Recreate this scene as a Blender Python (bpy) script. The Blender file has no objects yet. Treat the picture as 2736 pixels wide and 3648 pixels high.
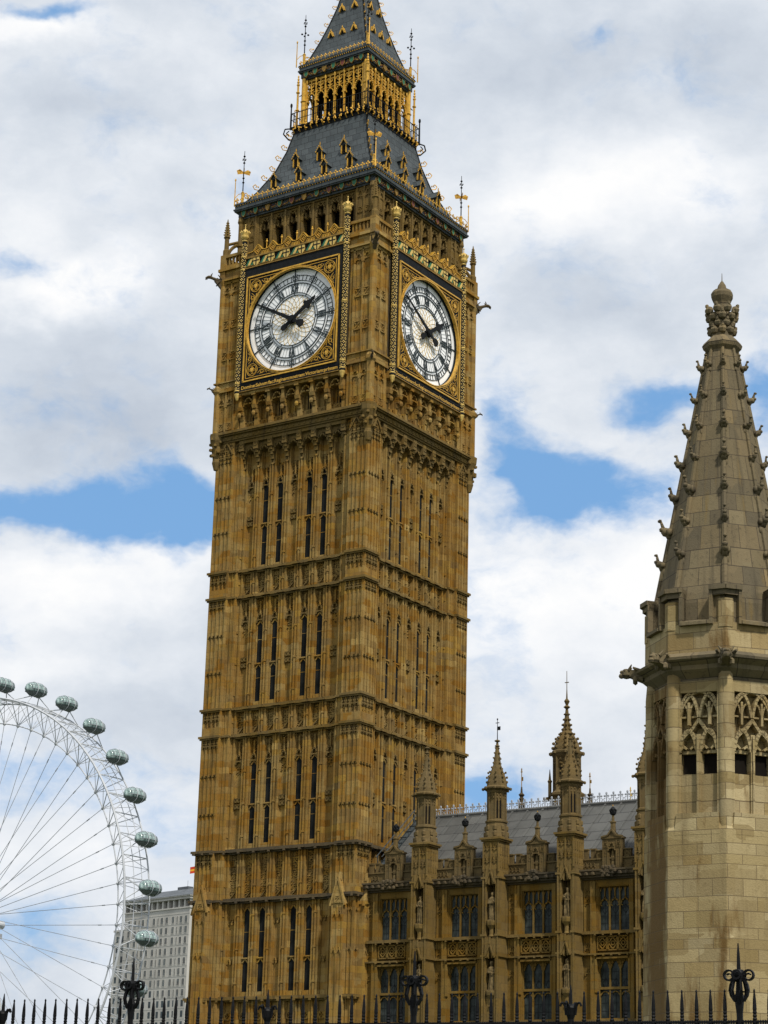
import bpy, bmesh, math, random
from mathutils import Vector, Matrix
R = math.radians
PI = math.pi
random.seed(7)
S = bpy.context.scene
COL = S.collection

# ------------------------------------------------------------------ camera
cam_d = bpy.data.cameras.new('camera')
cam = bpy.data.objects.new('camera', cam_d); COL.objects.link(cam)
cr = Vector((0.83152719, 0.55489125, 0.02565588)); cu = Vector((0.14725872, -0.26473649, 0.95301074)); cf = Vector((-0.53560937, 0.78867629, 0.30184816))
M = Matrix((cr, cu, -cf)).transposed().to_4x4()
M.translation = (76.52953465, -107.78228208, 1.69965136)
cam.matrix_world = M
cam_d.sensor_fit = 'VERTICAL'; cam_d.sensor_height = 36.0; cam_d.sensor_width = 27.0
cam_d.lens = 36.0 * 7391.29 / 3648
cam_d.clip_start = 0.5; cam_d.clip_end = 20000
S.camera = cam

# ------------------------------------------------------------------ light
SUN_DIR = Vector((0.51, -0.31, 0.80)).normalized()          # towards the sun
SUN_EL = math.asin(SUN_DIR.z); SUN_AZ = math.atan2(SUN_DIR.x, SUN_DIR.y)
sd = bpy.data.lights.new('sun', 'SUN'); sun = bpy.data.objects.new('sun', sd); COL.objects.link(sun)
sd.energy = 4.0; sd.angle = R(4); sd.color = (1.0, 0.94, 0.84)
sun.rotation_euler = (-SUN_DIR).to_track_quat('-Z', 'Y').to_euler()
S.view_settings.view_transform = 'Standard'; S.view_settings.look = 'None'
S.view_settings.exposure = 0.0; S.view_settings.gamma = 1.0

# ------------------------------------------------------------------ sky
world = bpy.data.worlds.new('World'); S.world = world; world.use_nodes = True


class NT:
    """small node-tree writer: every call returns an output socket"""
    def __init__(s, tree):
        s.t = tree; s.n = tree.nodes; s.l = tree.links
    def put(s, sock, v):
        if v is None: return
        if hasattr(v, 'is_output'): s.l.new(v, sock)
        else: sock.default_value = v
    def math(s, op, a, b=None, c=None, clamp=False):
        n = s.n.new('ShaderNodeMath'); n.operation = op; n.use_clamp = clamp
        for i, v in enumerate((a, b, c)): s.put(n.inputs[i], v)
        return n.outputs[0]
    def noise(s, vec, scale, detail=4, rough=.55, out=0, dist=0.):
        n = s.n.new('ShaderNodeTexNoise'); s.put(n.inputs['Vector'], vec)
        n.inputs['Scale'].default_value = scale; n.inputs['Detail'].default_value = detail
        n.inputs['Roughness'].default_value = rough; n.inputs['Distortion'].default_value = dist
        return n.outputs[out]
    def comb(s, x, y, z):
        n = s.n.new('ShaderNodeCombineXYZ')
        for i, v in enumerate((x, y, z)): s.put(n.inputs[i], v)
        return n.outputs[0]
    def sep(s, v):
        n = s.n.new('ShaderNodeSeparateXYZ'); s.put(n.inputs[0], v); return n.outputs
    def ramp(s, f, stops, interp='LINEAR'):
        n = s.n.new('ShaderNodeValToRGB'); n.color_ramp.interpolation = interp
        e = n.color_ramp.elements
        while len(e) > 1: e.remove(e[-1])
        e[0].position, e[0].color = stops[0][0], tuple(stops[0][1]) + (1,)
        for p, c in stops[1:]:
            q = e.new(p); q.color = tuple(c) + (1,)
        s.put(n.inputs[0], f); return n.outputs[0]
    def mapr(s, f, a, b, c=0., d=1., smooth=True):
        n = s.n.new('ShaderNodeMapRange'); n.interpolation_type = 'SMOOTHSTEP' if smooth else 'LINEAR'
        for i, v in enumerate((f, a, b, c, d)): s.put(n.inputs[i], v)
        return n.outputs[0]
    def mix(s, f, a, b, mode='MIX'):
        n = s.n.new('ShaderNodeMix'); n.data_type = 'RGBA'; n.blend_type = mode
        s.put(n.inputs[0], f)
        for i, v in ((6, a), (7, b)):
            if isinstance(v, tuple) and len(v) == 3: v = v + (1,)
            s.put(n.inputs[i], v)
        return n.outputs[2]
    def vm(s, op, a, b=None, scale=None):
        n = s.n.new('ShaderNodeVectorMath'); n.operation = op
        s.put(n.inputs[0], a)
        if b is not None: s.put(n.inputs[1], b)
        if scale is not None: s.put(n.inputs['Scale'], scale)
        return n.outputs[0]


def make_sky():
    T = NT(world.node_tree); T.n.clear()
    sky = T.n.new('ShaderNodeTexSky'); sky.sky_type = 'NISHITA'; sky.sun_disc = False
    sky.sun_elevation = SUN_EL; sky.sun_rotation = SUN_AZ
    tc = T.n.new('ShaderNodeTexCoord'); d = tc.outputs['Generated']
    x, y, z = T.sep(d)
    az = T.math('MULTIPLY', T.math('ARCTAN2', x, y), 180 / PI)
    el = T.math('MULTIPLY', T.math('ARCSINE', z), 180 / PI)
    p = T.comb(T.math('MULTIPLY', az, .8), T.math('MULTIPLY', el, 1.25), 0.)
    wrp = T.vm('SUBTRACT', T.noise(p, .22, 5, .6, 1), (.5, .5, .5))
    wx, wy, wz = T.sep(wrp)
    azw = T.math('ADD', az, T.math('MULTIPLY', wx, 5.5)); elw = T.math('ADD', el, T.math('MULTIPLY', wy, 3.6))
    def blobs(lst):
        acc = None
        for a0, e0, ra, re, amp in lst:
            u = T.math('DIVIDE', T.math('SUBTRACT', azw, a0), ra); v = T.math('DIVIDE', T.math('SUBTRACT', elw, e0), re)
            q = T.math('ADD', T.math('MULTIPLY', u, u), T.math('MULTIPLY', v, v))
            g = T.math('MULTIPLY', T.math('EXPONENT', T.math('MULTIPLY', q, -1.)), amp)
            acc = g if acc is None else T.math('ADD', acc, g)
        return acc
    HOLES = [(-45.6116, 30.4908, 1.33479, 0.35784, 0.8), (-45.5045, 23.8186, 0.977888, 0.5751, 0.6), (-43.2185, 17.3346, 4.41806, 0.79236, 1.15), (-39.4995, 17.055, 2.53989, 0.79236, 0.9), (-40.2311, 18.1623, 1.07601, 0.7668, 0.5), (-30.0303, 18.8559, 1.21543, 1.4058, 0.8), (-28.5564, 18.2187, 2.95998, 1.1502, 1), (-26.1217, 20.8525, 1.57271, 0.7029, 0.85), (-23.3334, 20.5183, 0.818741, 0.8946, 0.7), (-31.1228, 20.2519, 0.817327, 0.5112, 0.45), (-42.6538, 9.81114, 2.98303, 0.7668, 0.55), (-31.2688, 10.0798, 1.16823, 0.5112, 0.6), (-43.1261, 6.09526, 2.05643, 0.7668, 0.55), (-27.9446, 30.3996, 0.889026, 0.3195, 0.4), (-42.5551, 5.02812, 1.92441, 0.639, 0.4)]
    BRIGHT = [(-29.5109, 26.3099, 3.13651, 1.917, 0.45), (-25.0465, 26.8201, 2.14807, 1.278, 0.25), (-45.5688, 30.0747, 2.21523, 0.5112, 0.35), (-43.1646, 23.4052, 1.81036, 0.8946, 0.42), (-44.8788, 22.8785, 1.1097, 0.5112, 0.25), (-40.7557, 15.9677, 2.39272, 0.7668, 0.3), (-44.212, 15.1132, 3.30947, 1.1502, 0.3), (-43.7947, 13.1254, 2.62457, 0.639, 0.2), (-25.2532, 17.6728, 2.6826, 0.7668, 0.2), (-26.5958, 15.7926, 3.32033, 1.0224, 0.25), (-30.802, 15.1517, 1.98604, 1.5336, 0.2), (-43.4777, 20.6075, 3.14034, 1.917, -0.25), (-41.3699, 19.2383, 2.70718, 0.7668, -0.15), (-29.9469, 29.2772, 2.93031, 1.278, -0.12), (-27.1657, 23.773, 4.18948, 1.278, -0.2), (-40.8629, 11.5293, 2.60864, 1.1502, -0.2), (-43.6977, 28.0778, 2.89694, 1.278, -0.15), (-24.113, 30.3082, 2.22049, 0.7668, -0.15)]
    n1 = T.noise(T.vm('ADD', p, T.vm('SCALE', wrp, scale=2.2)), .34, 10, .62)
    n2 = T.noise(T.vm('ADD', p, (13., 5., 2.)), .11, 6, .5)
    n3 = T.noise(T.vm('ADD', T.vm('ADD', p, (3., 25., 7.)), T.vm('SCALE', wrp, scale=1.6)), .42, 10, .6)
    hole = T.math('ADD', T.math('MULTIPLY', blobs(HOLES), 1.16), T.math('MULTIPLY', T.math('SUBTRACT', n1, .5), 2.3))
    cover = T.mapr(hole, .02, 1.02, 1., 0.)
    shade = T.math('ADD', T.math('MULTIPLY', blobs(BRIGHT), 1.45), T.math('ADD', T.math('MULTIPLY', T.math('SUBTRACT', n2, .5), 1.1), T.math('MULTIPLY', T.math('SUBTRACT', n3, .5), .85)))
    cloud = T.ramp(T.math('ADD', shade, .50), [(0., (.52, .58, .67)), (.35, (.66, .715, .79)), (.6, (.79, .83, .885)), (.82, (.91, .93, .96)), (1., (1., 1., 1.))])
    blue = T.mix(.7, T.vm('SCALE', sky.outputs[0], scale=.10), (.215, .47, .86))
    col = T.mix(cover, blue, cloud)
    low = T.mapr(el, -4., 0., 1., 0.)                      # below the horizon: dull ground light
    col = T.mix(low, col, (.10, .10, .09))
    bg = T.n.new('ShaderNodeBackground'); T.put(bg.inputs[0], col); bg.inputs[1].default_value = 1.0
    out = T.n.new('ShaderNodeOutputWorld'); T.l.new(bg.outputs[0], out.inputs[0])


make_sky()
S.cycles.max_bounces = 5; S.cycles.diffuse_bounces = 3

# ------------------------------------------------------------------ materials
def newmat(name):
    m = bpy.data.materials.new(name); m.use_nodes = True
    T = NT(m.node_tree); b = m.node_tree.nodes['Principled BSDF']
    return m, T, b


def plain(name, c, rough=.6, metal=0., var=.18, scale=3., spec=.3):
    m, T, b = newmat(name)
    g = T.n.new('ShaderNodeNewGeometry')
    n = T.noise(g.outputs['Position'], scale, 4)
    c2 = tuple(min(1, v * (1 + var)) for v in c); c1 = tuple(v * (1 - var) for v in c)
    T.put(b.inputs['Base Color'], T.mix(T.mapr(n, .3, .7), c1, c2))
    b.inputs['Roughness'].default_value = rough; b.inputs['Metallic'].default_value = metal
    b.inputs['Specular IOR Level'].default_value = spec
    return m


def stone(name, pal, bw=.85, bh=.42, mortar=.012, mcol=(.10, .07, .04), dirt=(.13, .105, .07), dirt_amt=.5, axis=None, stain=None, streak=.5, bump=.35, joint=.8):
    """ashlar: blocks of differing tint, fine joints, vertical weather streaks"""
    m, T, b = newmat(name)
    g = T.n.new('ShaderNodeNewGeometry'); pos = g.outputs['Position']
    x, y, z = T.sep(pos)
    if axis:
        dx = T.math('SUBTRACT', x, axis[0]); dy = T.math('SUBTRACT', y, axis[1])
        ux = T.math('ADD', T.math('MULTIPLY', dx, .9095), T.math('MULTIPLY', dy, .4156)); uy = T.math('SUBTRACT', T.math('MULTIPLY', dx, .4156), T.math('MULTIPLY', dy, .9095))
        u = T.math('MULTIPLY', T.math('ARCTAN2', ux, uy), axis[2])
        z = T.math('ADD', z, T.math('ADD', T.math('MULTIPLY', T.math('SINE', T.math('MULTIPLY', z, 2.3)), .10), T.math('MULTIPLY', T.math('SINE', T.math('MULTIPLY', z, 5.3)), .04)))   # courses of unequal height
    else:
        u = T.math('ADD', x, y)
    uv = T.comb(u, z, 0.)
    br = T.n.new('ShaderNodeTexBrick'); T.put(br.inputs['Vector'], uv)
    br.offset = .5; br.inputs['Scale'].default_value = 1.
    br.inputs['Brick Width'].default_value = bw; br.inputs['Row Height'].default_value = bh
    br.inputs['Mortar Size'].default_value = mortar; br.inputs['Mortar Smooth'].default_value = .3
    br.inputs['Color1'].default_value = (0, 0, 0, 1); br.inputs['Color2'].default_value = (1, 1, 1, 1); br.inputs['Mortar'].default_value = (.5, .5, .5, 1)
    tint = T.sep(br.outputs['Color'])[0]
    k = len(pal) - 1
    base = T.ramp(tint, [(i / k * .999, c) for i, c in enumerate(pal)])
    vo = T.n.new('ShaderNodeTexVoronoi'); vo.feature = 'F1'; vo.distance = 'CHEBYCHEV'; vo.inputs['Scale'].default_value = 1.
    T.put(vo.inputs['Vector'], T.comb(T.math('MULTIPLY', u, .8 / bw), T.math('MULTIPLY', z, .55 / bh), .5))
    base = T.mix(T.math('MULTIPLY', T.mapr(T.sep(vo.outputs['Color'])[0], .5, .8), .62), base, T.mix(.5, pal[-1], (pal[-1][0] * .55, pal[-1][1] * .62, pal[-1][2] * .85)))
    big = T.noise(pos, .33, 5, .6)
    base = T.mix(T.math('MULTIPLY', T.mapr(big, .38, .68), .55), base, pal[0])
    st = T.noise(T.comb(T.math('MULTIPLY', u, 2.6), T.math('MULTIPLY', z, .28), 3.), 1., 5, .62)
    base = T.mix(T.math('MULTIPLY', T.mapr(st, .5, .74), streak), base, dirt)
    gr = T.noise(pos, 7., 4, .65)
    base = T.mix(T.math('MULTIPLY', T.mapr(gr, .54, .74), dirt_amt), base, dirt)
    if stain:
        sn = T.noise(T.comb(T.math('MULTIPLY', u, 2.0), T.math('MULTIPLY', z, .42), 11.), 1., 7, .62)
        for u0, z0, su, sz, amp in (stain[2] if len(stain) > 2 else ()):      # brown stains at fixed places; those on the left face also paint its shade
            q = T.math('ADD', T.math('POWER', T.math('ABSOLUTE', T.math('DIVIDE', T.math('SUBTRACT', u, u0), su)), 2.), T.math('POWER', T.math('ABSOLUTE', T.math('DIVIDE', T.math('SUBTRACT', z, z0), sz)), 2.))
            sn = T.math('ADD', sn, T.math('MULTIPLY', T.math('EXPONENT', T.math('MULTIPLY', q, -1.)), amp))
        base = T.mix(T.math('MULTIPLY', T.mapr(sn, stain[1], stain[1] + .19), .85), base, stain[0])
    base = T.mix(T.math('MULTIPLY', br.outputs['Fac'], joint), base, mcol)
    T.put(b.inputs['Base Color'], base); b.inputs['Roughness'].default_value = .9
    b.inputs['Specular IOR Level'].default_value = .12
    bp = T.n.new('ShaderNodeBump'); bp.inputs['Strength'].default_value = bump; bp.inputs['Distance'].default_value = .03
    hgt = T.math('SUBTRACT', T.math('ADD', gr, T.noise(pos, 22., 3)), br.outputs['Fac'])
    T.put(bp.inputs['Height'], hgt); T.put(b.inputs['Normal'], bp.outputs[0])
    return m


STONE = stone('honey_limestone', [(.218, .106, .016), (.295, .164, .032), (.238, .150, .048), (.335, .205, .043), (.182, .120, .047), (.40, .272, .09)], dirt=(.062, .043, .016), dirt_amt=.55, joint=.4, streak=.72)
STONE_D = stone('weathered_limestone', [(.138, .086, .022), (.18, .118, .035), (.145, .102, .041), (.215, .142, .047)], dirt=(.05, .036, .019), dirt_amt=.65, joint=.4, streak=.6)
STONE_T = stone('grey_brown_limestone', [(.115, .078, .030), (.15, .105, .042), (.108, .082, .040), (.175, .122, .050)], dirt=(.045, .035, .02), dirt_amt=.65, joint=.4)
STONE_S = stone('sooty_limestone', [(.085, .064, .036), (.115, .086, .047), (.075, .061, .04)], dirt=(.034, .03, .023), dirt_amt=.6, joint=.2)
STONE_R = stone('orange_limestone', [(.165, .090, .014), (.21, .118, .022), (.17, .110, .032), (.22, .142, .038)], dirt=(.065, .042, .017), dirt_amt=.55, joint=.35)
AX = (49.76, -49.21, 2.4)
PALE = stone('cream_ashlar', [(.27, .205, .092), (.36, .285, .148), (.29, .232, .13), (.45, .37, .21), (.25, .17, .064)], bw=.95, bh=.40, mortar=.011, mcol=(.11, .08, .045), dirt=(.125, .088, .04), dirt_amt=.32, axis=AX, stain=((.115, .062, .017), .575, ((-.3, 7.8, .32, 3.0, .14), (-1.15, 6.3, .3, 1.6, .12), (-2.75, 8.2, .8, 5.5, .36), (-2.9, 14.5, .75, 2.3, .26), (-.25, 17.3, .5, .35, .12), (-.1, 14.5, .3, 2.2, .07))), streak=.45)  # strongest entries cover the left face: brown staining plus shade put into the colour
GREYST = stone('grey_spire_stone', [(.125, .100, .057), (.185, .150, .088), (.10, .084, .056), (.225, .168, .085)], bw=.9, bh=.62, mortar=.016, mcol=(.05, .04, .03), dirt=(.05, .043, .031), dirt_amt=.6, axis=AX, stain=((.165, .115, .045), .56), streak=.55)
STATUE = plain('statue_stone', (.15, .108, .05), .9, var=.4, scale=6., spec=.1)
GOLD = plain('gold_leaf', (.60, .34, .045), .38, .35, .2, 5., .4)
GOLDP = plain('pale_gold_paint', (.60, .42, .12), .5, .1, .15, 5.)
GOLDD = plain('old_gilding', (.27, .16, .035), .55, .4, .35, 6.)
BLACK = plain('black_ironwork', (.010, .011, .012), .7, 0., .3, 4., .12)
INK = plain('blue_black_dial_iron', (.030, .042, .047), .6, 0., .25, 4.)
GREEN = plain('green_enamel', (.02, .13, .065), .5, 0., .3, 4.)
REDB = plain('maroon_enamel', (.13, .03, .02), .5, 0., .3, 4.)
GLASSD = plain('dark_glass', (.013, .014, .0135), .6, 0., .5, .9, .04)
VOID = plain('dark_interior', (.012, .010, .008), .95, 0., .2, 1., .05)
OPAL = plain('opal_glass', (.90, .91, .91), .4, 0., .06, 1.3, .4)
WHITE = plain('white_steel', (.46, .48, .51), .45, 0., .06, .3)
GSTEEL = plain('grey_steel_cable', (.30, .32, .35), .5, 0., .15, .3)
WOOD = plain('bark', (.07, .05, .035), .9)


def roof_mat(name, c1, c2, sz, lap=(.02, .022, .024), mort=.02, u_of='x'):
    m, T, b = newmat(name)
    g = T.n.new('ShaderNodeNewGeometry'); x, y, z = T.sep(g.outputs['Position'])
    u = T.math('ADD', x, y) if u_of == 'xy' else x
    v = T.comb(u, z, 0.)
    br = T.n.new('ShaderNodeTexBrick'); T.put(br.inputs['Vector'], v); br.offset = .5
    br.inputs['Scale'].default_value = 1.; br.inputs['Brick Width'].default_value = sz[0]; br.inputs['Row Height'].default_value = sz[1]
    br.inputs['Mortar Size'].default_value = mort; br.inputs['Mortar Smooth'].default_value = .2
    br.inputs['Color1'].default_value = c1 + (1,); br.inputs['Color2'].default_value = c2 + (1,); br.inputs['Mortar'].default_value = lap + (1,)
    n = T.noise(g.outputs['Position'], .9, 5, .6)
    col = T.mix(T.math('MULTIPLY', T.mapr(n, .4, .7), .4), br.outputs['Color'], tuple(v * .6 for v in c1))
    T.put(b.inputs['Base Color'], col); b.inputs['Roughness'].default_value = .62
    b.inputs['Specular IOR Level'].default_value = .2
    bp = T.n.new('ShaderNodeBump'); bp.inputs['Strength'].default_value = .5; bp.inputs['Distance'].default_value = .04
    bp.invert = True
    T.put(bp.inputs['Height'], br.outputs['Fac']); T.put(b.inputs['Normal'], bp.outputs[0])
    return m


IRONROOF = roof_mat('iron_roof_tiles', (.046, .056, .060), (.070, .082, .086), (.62, .55), u_of='xy')
LEAD = roof_mat('grey_lead_sheet', (.078, .079, .075), (.105, .106, .10), (2.1, .62), lap=(.035, .035, .035), mort=.022)

# ------------------------------------------------------------------ mesh builder
class MB:
    def __init__(s, T=None):
        s.v = []; s.f = []; s.mi = []; s.m = 0; s.T = T or (lambda a, b, c: (a, b, c)); s.sm = set()
    def add(s, vs, fs):
        o = len(s.v); s.v += [s.T(*p) for p in vs]
        for f in fs: s.f.append([i + o for i in f]); s.mi.append(s.m)
        return s
    def box(s, a, b, c, d, e, f):
        return s.add([(a, c, e), (b, c, e), (b, d, e), (a, d, e), (a, c, f), (b, c, f), (b, d, f), (a, d, f)],
              [(0, 3, 2, 1), (4, 5, 6, 7), (0, 1, 5, 4), (1, 2, 6, 5), (2, 3, 7, 6), (3, 0, 4, 7)])
    def mit(s, d0, d1, z0, z1):
        """full-width slab whose ends are mitred with the neighbouring face"""
        return s.add([(-d0, d0, z0), (d0, d0, z0), (d1, d1, z0), (-d1, d1, z0), (-d0, d0, z1), (d0, d0, z1), (d1, d1, z1), (-d1, d1, z1)], s.HEX)
    HEX = [(0, 3, 2, 1), (4, 5, 6, 7), (0, 1, 5, 4), (1, 2, 6, 5), (2, 3, 7, 6), (3, 0, 4, 7)]
    def smit(s, g, a, d0, d1, z0, z1):
        """slab from u = g*a out to the corner on side g, mitred there"""
        return s.add([(g * a, d0, z0), (g * d0, d0, z0), (g * d1, d1, z0), (g * a, d1, z0), (g * a, d0, z1), (g * d0, d0, z1), (g * d1, d1, z1), (g * a, d1, z1)], s.HEX)
    def cbox(s, u, w, d0, d1, z0, z1): return s.box(u - w / 2, u + w / 2, d0, d1, z0, z1)
    def frust(s, u, d, w0, p0, z0, w1, p1, z1):
        """tapered block: half sizes w (u) and p (d) at z0 and z1"""
        return s.add([(u - w0, d - p0, z0), (u + w0, d - p0, z0), (u + w0, d + p0, z0), (u - w0, d + p0, z0), (u - w1, d - p1, z1), (u + w1, d - p1, z1), (u + w1, d + p1, z1), (u - w1, d + p1, z1)],
              [(0, 3, 2, 1), (4, 5, 6, 7), (0, 1, 5, 4), (1, 2, 6, 5), (2, 3, 7, 6), (3, 0, 4, 7)])
    def plate(s, pts, d0, d1):
        """polygon in (u,z) extruded in d"""
        n = len(pts)
        return s.add([(u, d0, z) for u, z in pts] + [(u, d1, z) for u, z in pts],
              [tuple(range(n)), tuple(range(2 * n - 1, n - 1, -1))] + [(i, (i + 1) % n, n + (i + 1) % n, n + i) for i in range(n)])
    def strip(s, pts, w, d0, d1, close=False):
        """bars along a polyline in (u,z)"""
        n = len(pts)
        for i in range(n if close else n - 1):
            (a, b), (c, d) = pts[i], pts[(i + 1) % n]
            l = math.hypot(c - a, d - b) or 1; ux, uz = (c - a) / l, (d - b) / l; px, pz = -uz * w / 2, ux * w / 2; e = w * .25
            a, b, c, d = a - ux * e, b - uz * e, c + ux * e, d + uz * e
            s.plate([(a + px, b + pz), (c + px, d + pz), (c - px, d - pz), (a - px, b - pz)], d0, d1)
        return s
    def ring(s, u, z, r0, r1, d0, d1, n=48, a0=0., a1=2 * PI):
        full = abs(a1 - a0 - 2 * PI) < 1e-6; k = n if full else n + 1; vs = []
        for i in range(k):
            a = a0 + (a1 - a0) * i / n; c, q = math.sin(a), math.cos(a)
            vs += [(u + r0 * c, d0, z + r0 * q), (u + r1 * c, d0, z + r1 * q), (u + r1 * c, d1, z + r1 * q), (u + r0 * c, d1, z + r0 * q)]
        fs = []
        for i in range(n):
            a, b = 4 * i, 4 * ((i + 1) % k)
            for j in range(4): fs.append((a + j, a + (j + 1) % 4, b + (j + 1) % 4, b + j))
        return s.add(vs, fs)
    def disc(s, u, z, r, d0, d1, n=64): return s.plate([(u + r * math.sin(2 * PI * i / n), z + r * math.cos(2 * PI * i / n)) for i in range(n)], d0, d1)
    def lathe(s, prof, x, y, n=10, ph=0., sq=1.):
        vs = []; fs = []
        for r, z in prof:
            for i in range(n): vs.append((x + r * math.cos(ph + 2 * PI * i / n), y + r * sq * math.sin(ph + 2 * PI * i / n), z))
        for j in range(len(prof) - 1):
            for i in range(n): fs.append((j * n + i, j * n + (i + 1) % n, (j + 1) * n + (i + 1) % n, (j + 1) * n + i))
        fs.append(tuple(range(n))[::-1]); fs.append(tuple((len(prof) - 1) * n + i for i in range(n)))
        return s.add(vs, fs)
    def tube(s, p, q, r, n=6, r2=None):
        p, q = Vector(p), Vector(q); w = (q - p)
        if w.length < 1e-6: return s
        w.normalize(); a = w.orthogonal().normalized(); b = w.cross(a); r2 = r if r2 is None else r2
        vs = [tuple(p + (a * math.cos(2 * PI * i / n) + b * math.sin(2 * PI * i / n)) * r) for i in range(n)] + [tuple(q + (a * math.cos(2 * PI * i / n) + b * math.sin(2 * PI * i / n)) * r2) for i in range(n)]
        return s.add(vs, [(i, (i + 1) % n, n + (i + 1) % n, n + i) for i in range(n)] + [tuple(range(n))[::-1], tuple(range(n, 2 * n))])
    def path(s, pts, r, n=6):
        for a, b in zip(pts, pts[1:]): s.tube(a, b, r, n)
        return s
    def blob(s, x, y, z, rx, ry=None, rz=None, n=6):
        ry = rx if ry is None else ry; rz = rx if rz is None else rz
        vs = [(x, y, z - rz)]; fs = []; m = max(2, n // 2)
        for j in range(1, m + 1):
            t = PI * j / (m + 1)
            for i in range(n): vs.append((x + rx * math.sin(t) * math.cos(2 * PI * i / n), y + ry * math.sin(t) * math.sin(2 * PI * i / n), z - rz * math.cos(t)))
        vs.append((x, y, z + rz)); top = len(vs) - 1
        for i in range(n):
            fs.append((0, 1 + (i + 1) % n, 1 + i)); fs.append((top, 1 + (m - 1) * n + i, 1 + (m - 1) * n + (i + 1) % n))
            for j in range(m - 1): fs.append((1 + j * n + i, 1 + j * n + (i + 1) % n, 1 + (j + 1) * n + (i + 1) % n, 1 + (j + 1) * n + i))
        return s.add(vs, fs)
    def merge(s, o, mi):
        k = len(s.v); s.v += o.v; s.f += [[i + k for i in f] for f in o.f]; s.mi += [mi] * len(o.f); return s
    def mesh(s, name, mats, smooth=False):
        me = bpy.data.meshes.new(name); me.from_pydata(s.v, [], s.f)
        for m in mats: me.materials.append(m)
        me.polygons.foreach_set('material_index', s.mi)
        bm = bmesh.new(); bm.from_mesh(me); bmesh.ops.recalc_face_normals(bm, faces=bm.faces); bm.to_mesh(me); bm.free()
        if smooth: me.polygons.foreach_set('use_smooth', [True] * len(me.polygons))
        return me
    def build(s, name, mats, parent=None, smooth=False, rz=0., loc=None):
        if not isinstance(mats, (list, tuple)): mats = [mats]
        return link(name, s.mesh(name, mats, smooth), parent, rz, loc)


def link(name, me, parent=None, rz=0., loc=None):
    o = bpy.data.objects.new(name, me); COL.objects.link(o)
    if parent: o.parent = parent
    if rz: o.rotation_euler.z = rz
    if loc: o.location = loc
    return o


def tag(o, label=None, cat=None, group=None, kind=None):
    for k, v in (('label', label), ('category', cat), ('group', group), ('kind', kind)):
        if v: o[k] = v
    return o


def thing(name, label, cat, loc=(0, 0, 0), group=None):
    o = bpy.data.objects.new(name, None); COL.objects.link(o); o.location = loc; o.empty_display_size = .5
    return tag(o, label, cat, group)


def twin(o, parent=None, rz=None, loc=None):
    """copy of an object and of everything below it"""
    c = o.copy(); COL.objects.link(c)
    if parent: c.parent = parent
    if rz is not None: c.rotation_euler.z = rz
    if loc is not None: c.location = loc
    for ch in list(o.children): twin(ch, c)
    return c


def around(o, ks):
    return [o] + [twin(o, o.parent, rz=k * PI / 2) for k in ks]


FACE = lambda u, d, z: (u, -d, z)               # the west face of the tower; other faces are turned copies
def SEG(u, z, r, a0, a1, n=8): return [(u + r * math.sin(a0 + (a1 - a0) * i / n), z + r * math.cos(a0 + (a1 - a0) * i / n)) for i in range(n + 1)]


def arch_pts(u, w, z0, h, n=5):
    """pointed arch from (u-w/2, z0) over the apex to (u+w/2, z0)"""
    l = []
    for i in range(n + 1):
        t = i / n; l.append((u - w / 2 * (1 - t) ** 1.0 * (1 + .35 * t), z0 + h * (1 - (1 - t) ** 1.8)))
    l[-1] = (u, z0 + h)
    return l + [(2 * u - a, b) for a, b in l[-2::-1]]


def head(mb, u, w, z0, h, d0, d1, bar=.06, cusp=True):
    """blind tracery head: pointed arch with cusps"""
    mb.strip(arch_pts(u, w, z0, h, 3), bar, d0, d1)
    if cusp:
        mb.strip([(u - w * .34, z0 + h * .25), (u - w * .1, z0 + h * .32)], bar * .8, d0, d1 - .01)
        mb.strip([(u + w * .34, z0 + h * .25), (u + w * .1, z0 + h * .32)], bar * .8, d0, d1 - .01)


def carve(mb, u, w, z0, z1, d0, d1, step=.16, fill=.75):
    """worn relief carving: irregular lumps with a slanting ribbon"""
    nz = max(2, int((z1 - z0) / step)); nu = max(2, int(w / step))
    for j in range(nz):
        for i in range(nu):
            if random.random() > fill: continue
            uu = u - w / 2 + (i + .5 + random.uniform(-.25, .25)) * w / nu; zz = z0 + (j + .5 + random.uniform(-.25, .25)) * (z1 - z0) / nz
            r = step * random.uniform(.28, .5); dd = d0 + (d1 - d0) * random.uniform(.45, 1.)
            mb.add([(uu - r, d0, zz), (uu, d0, zz - r), (uu + r, d0, zz), (uu, d0, zz + r), (uu, dd, zz)], [(0, 1, 4), (1, 2, 4), (2, 3, 4), (3, 0, 4), (0, 3, 2, 1)])


def quatre(mb, u, z, s, d0, d1, bar=.05):
    """square quatrefoil panel"""
    h = s / 2
    mb.strip([(u - h, z - h), (u + h, z - h), (u + h, z + h), (u - h, z + h)], bar, d0, d1, True)
    for a, b in ((1, 1), (1, -1), (-1, 1), (-1, -1)): mb.strip([(u + a * h, z + b * h), (u + a * h * .35, z + b * h * .35)], bar, d0, d1 - .012)
    mb.plate([(u - .06 * s, z), (u, z - .12 * s), (u + .06 * s, z), (u, z + .12 * s)], d0, d1 - .02)


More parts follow.
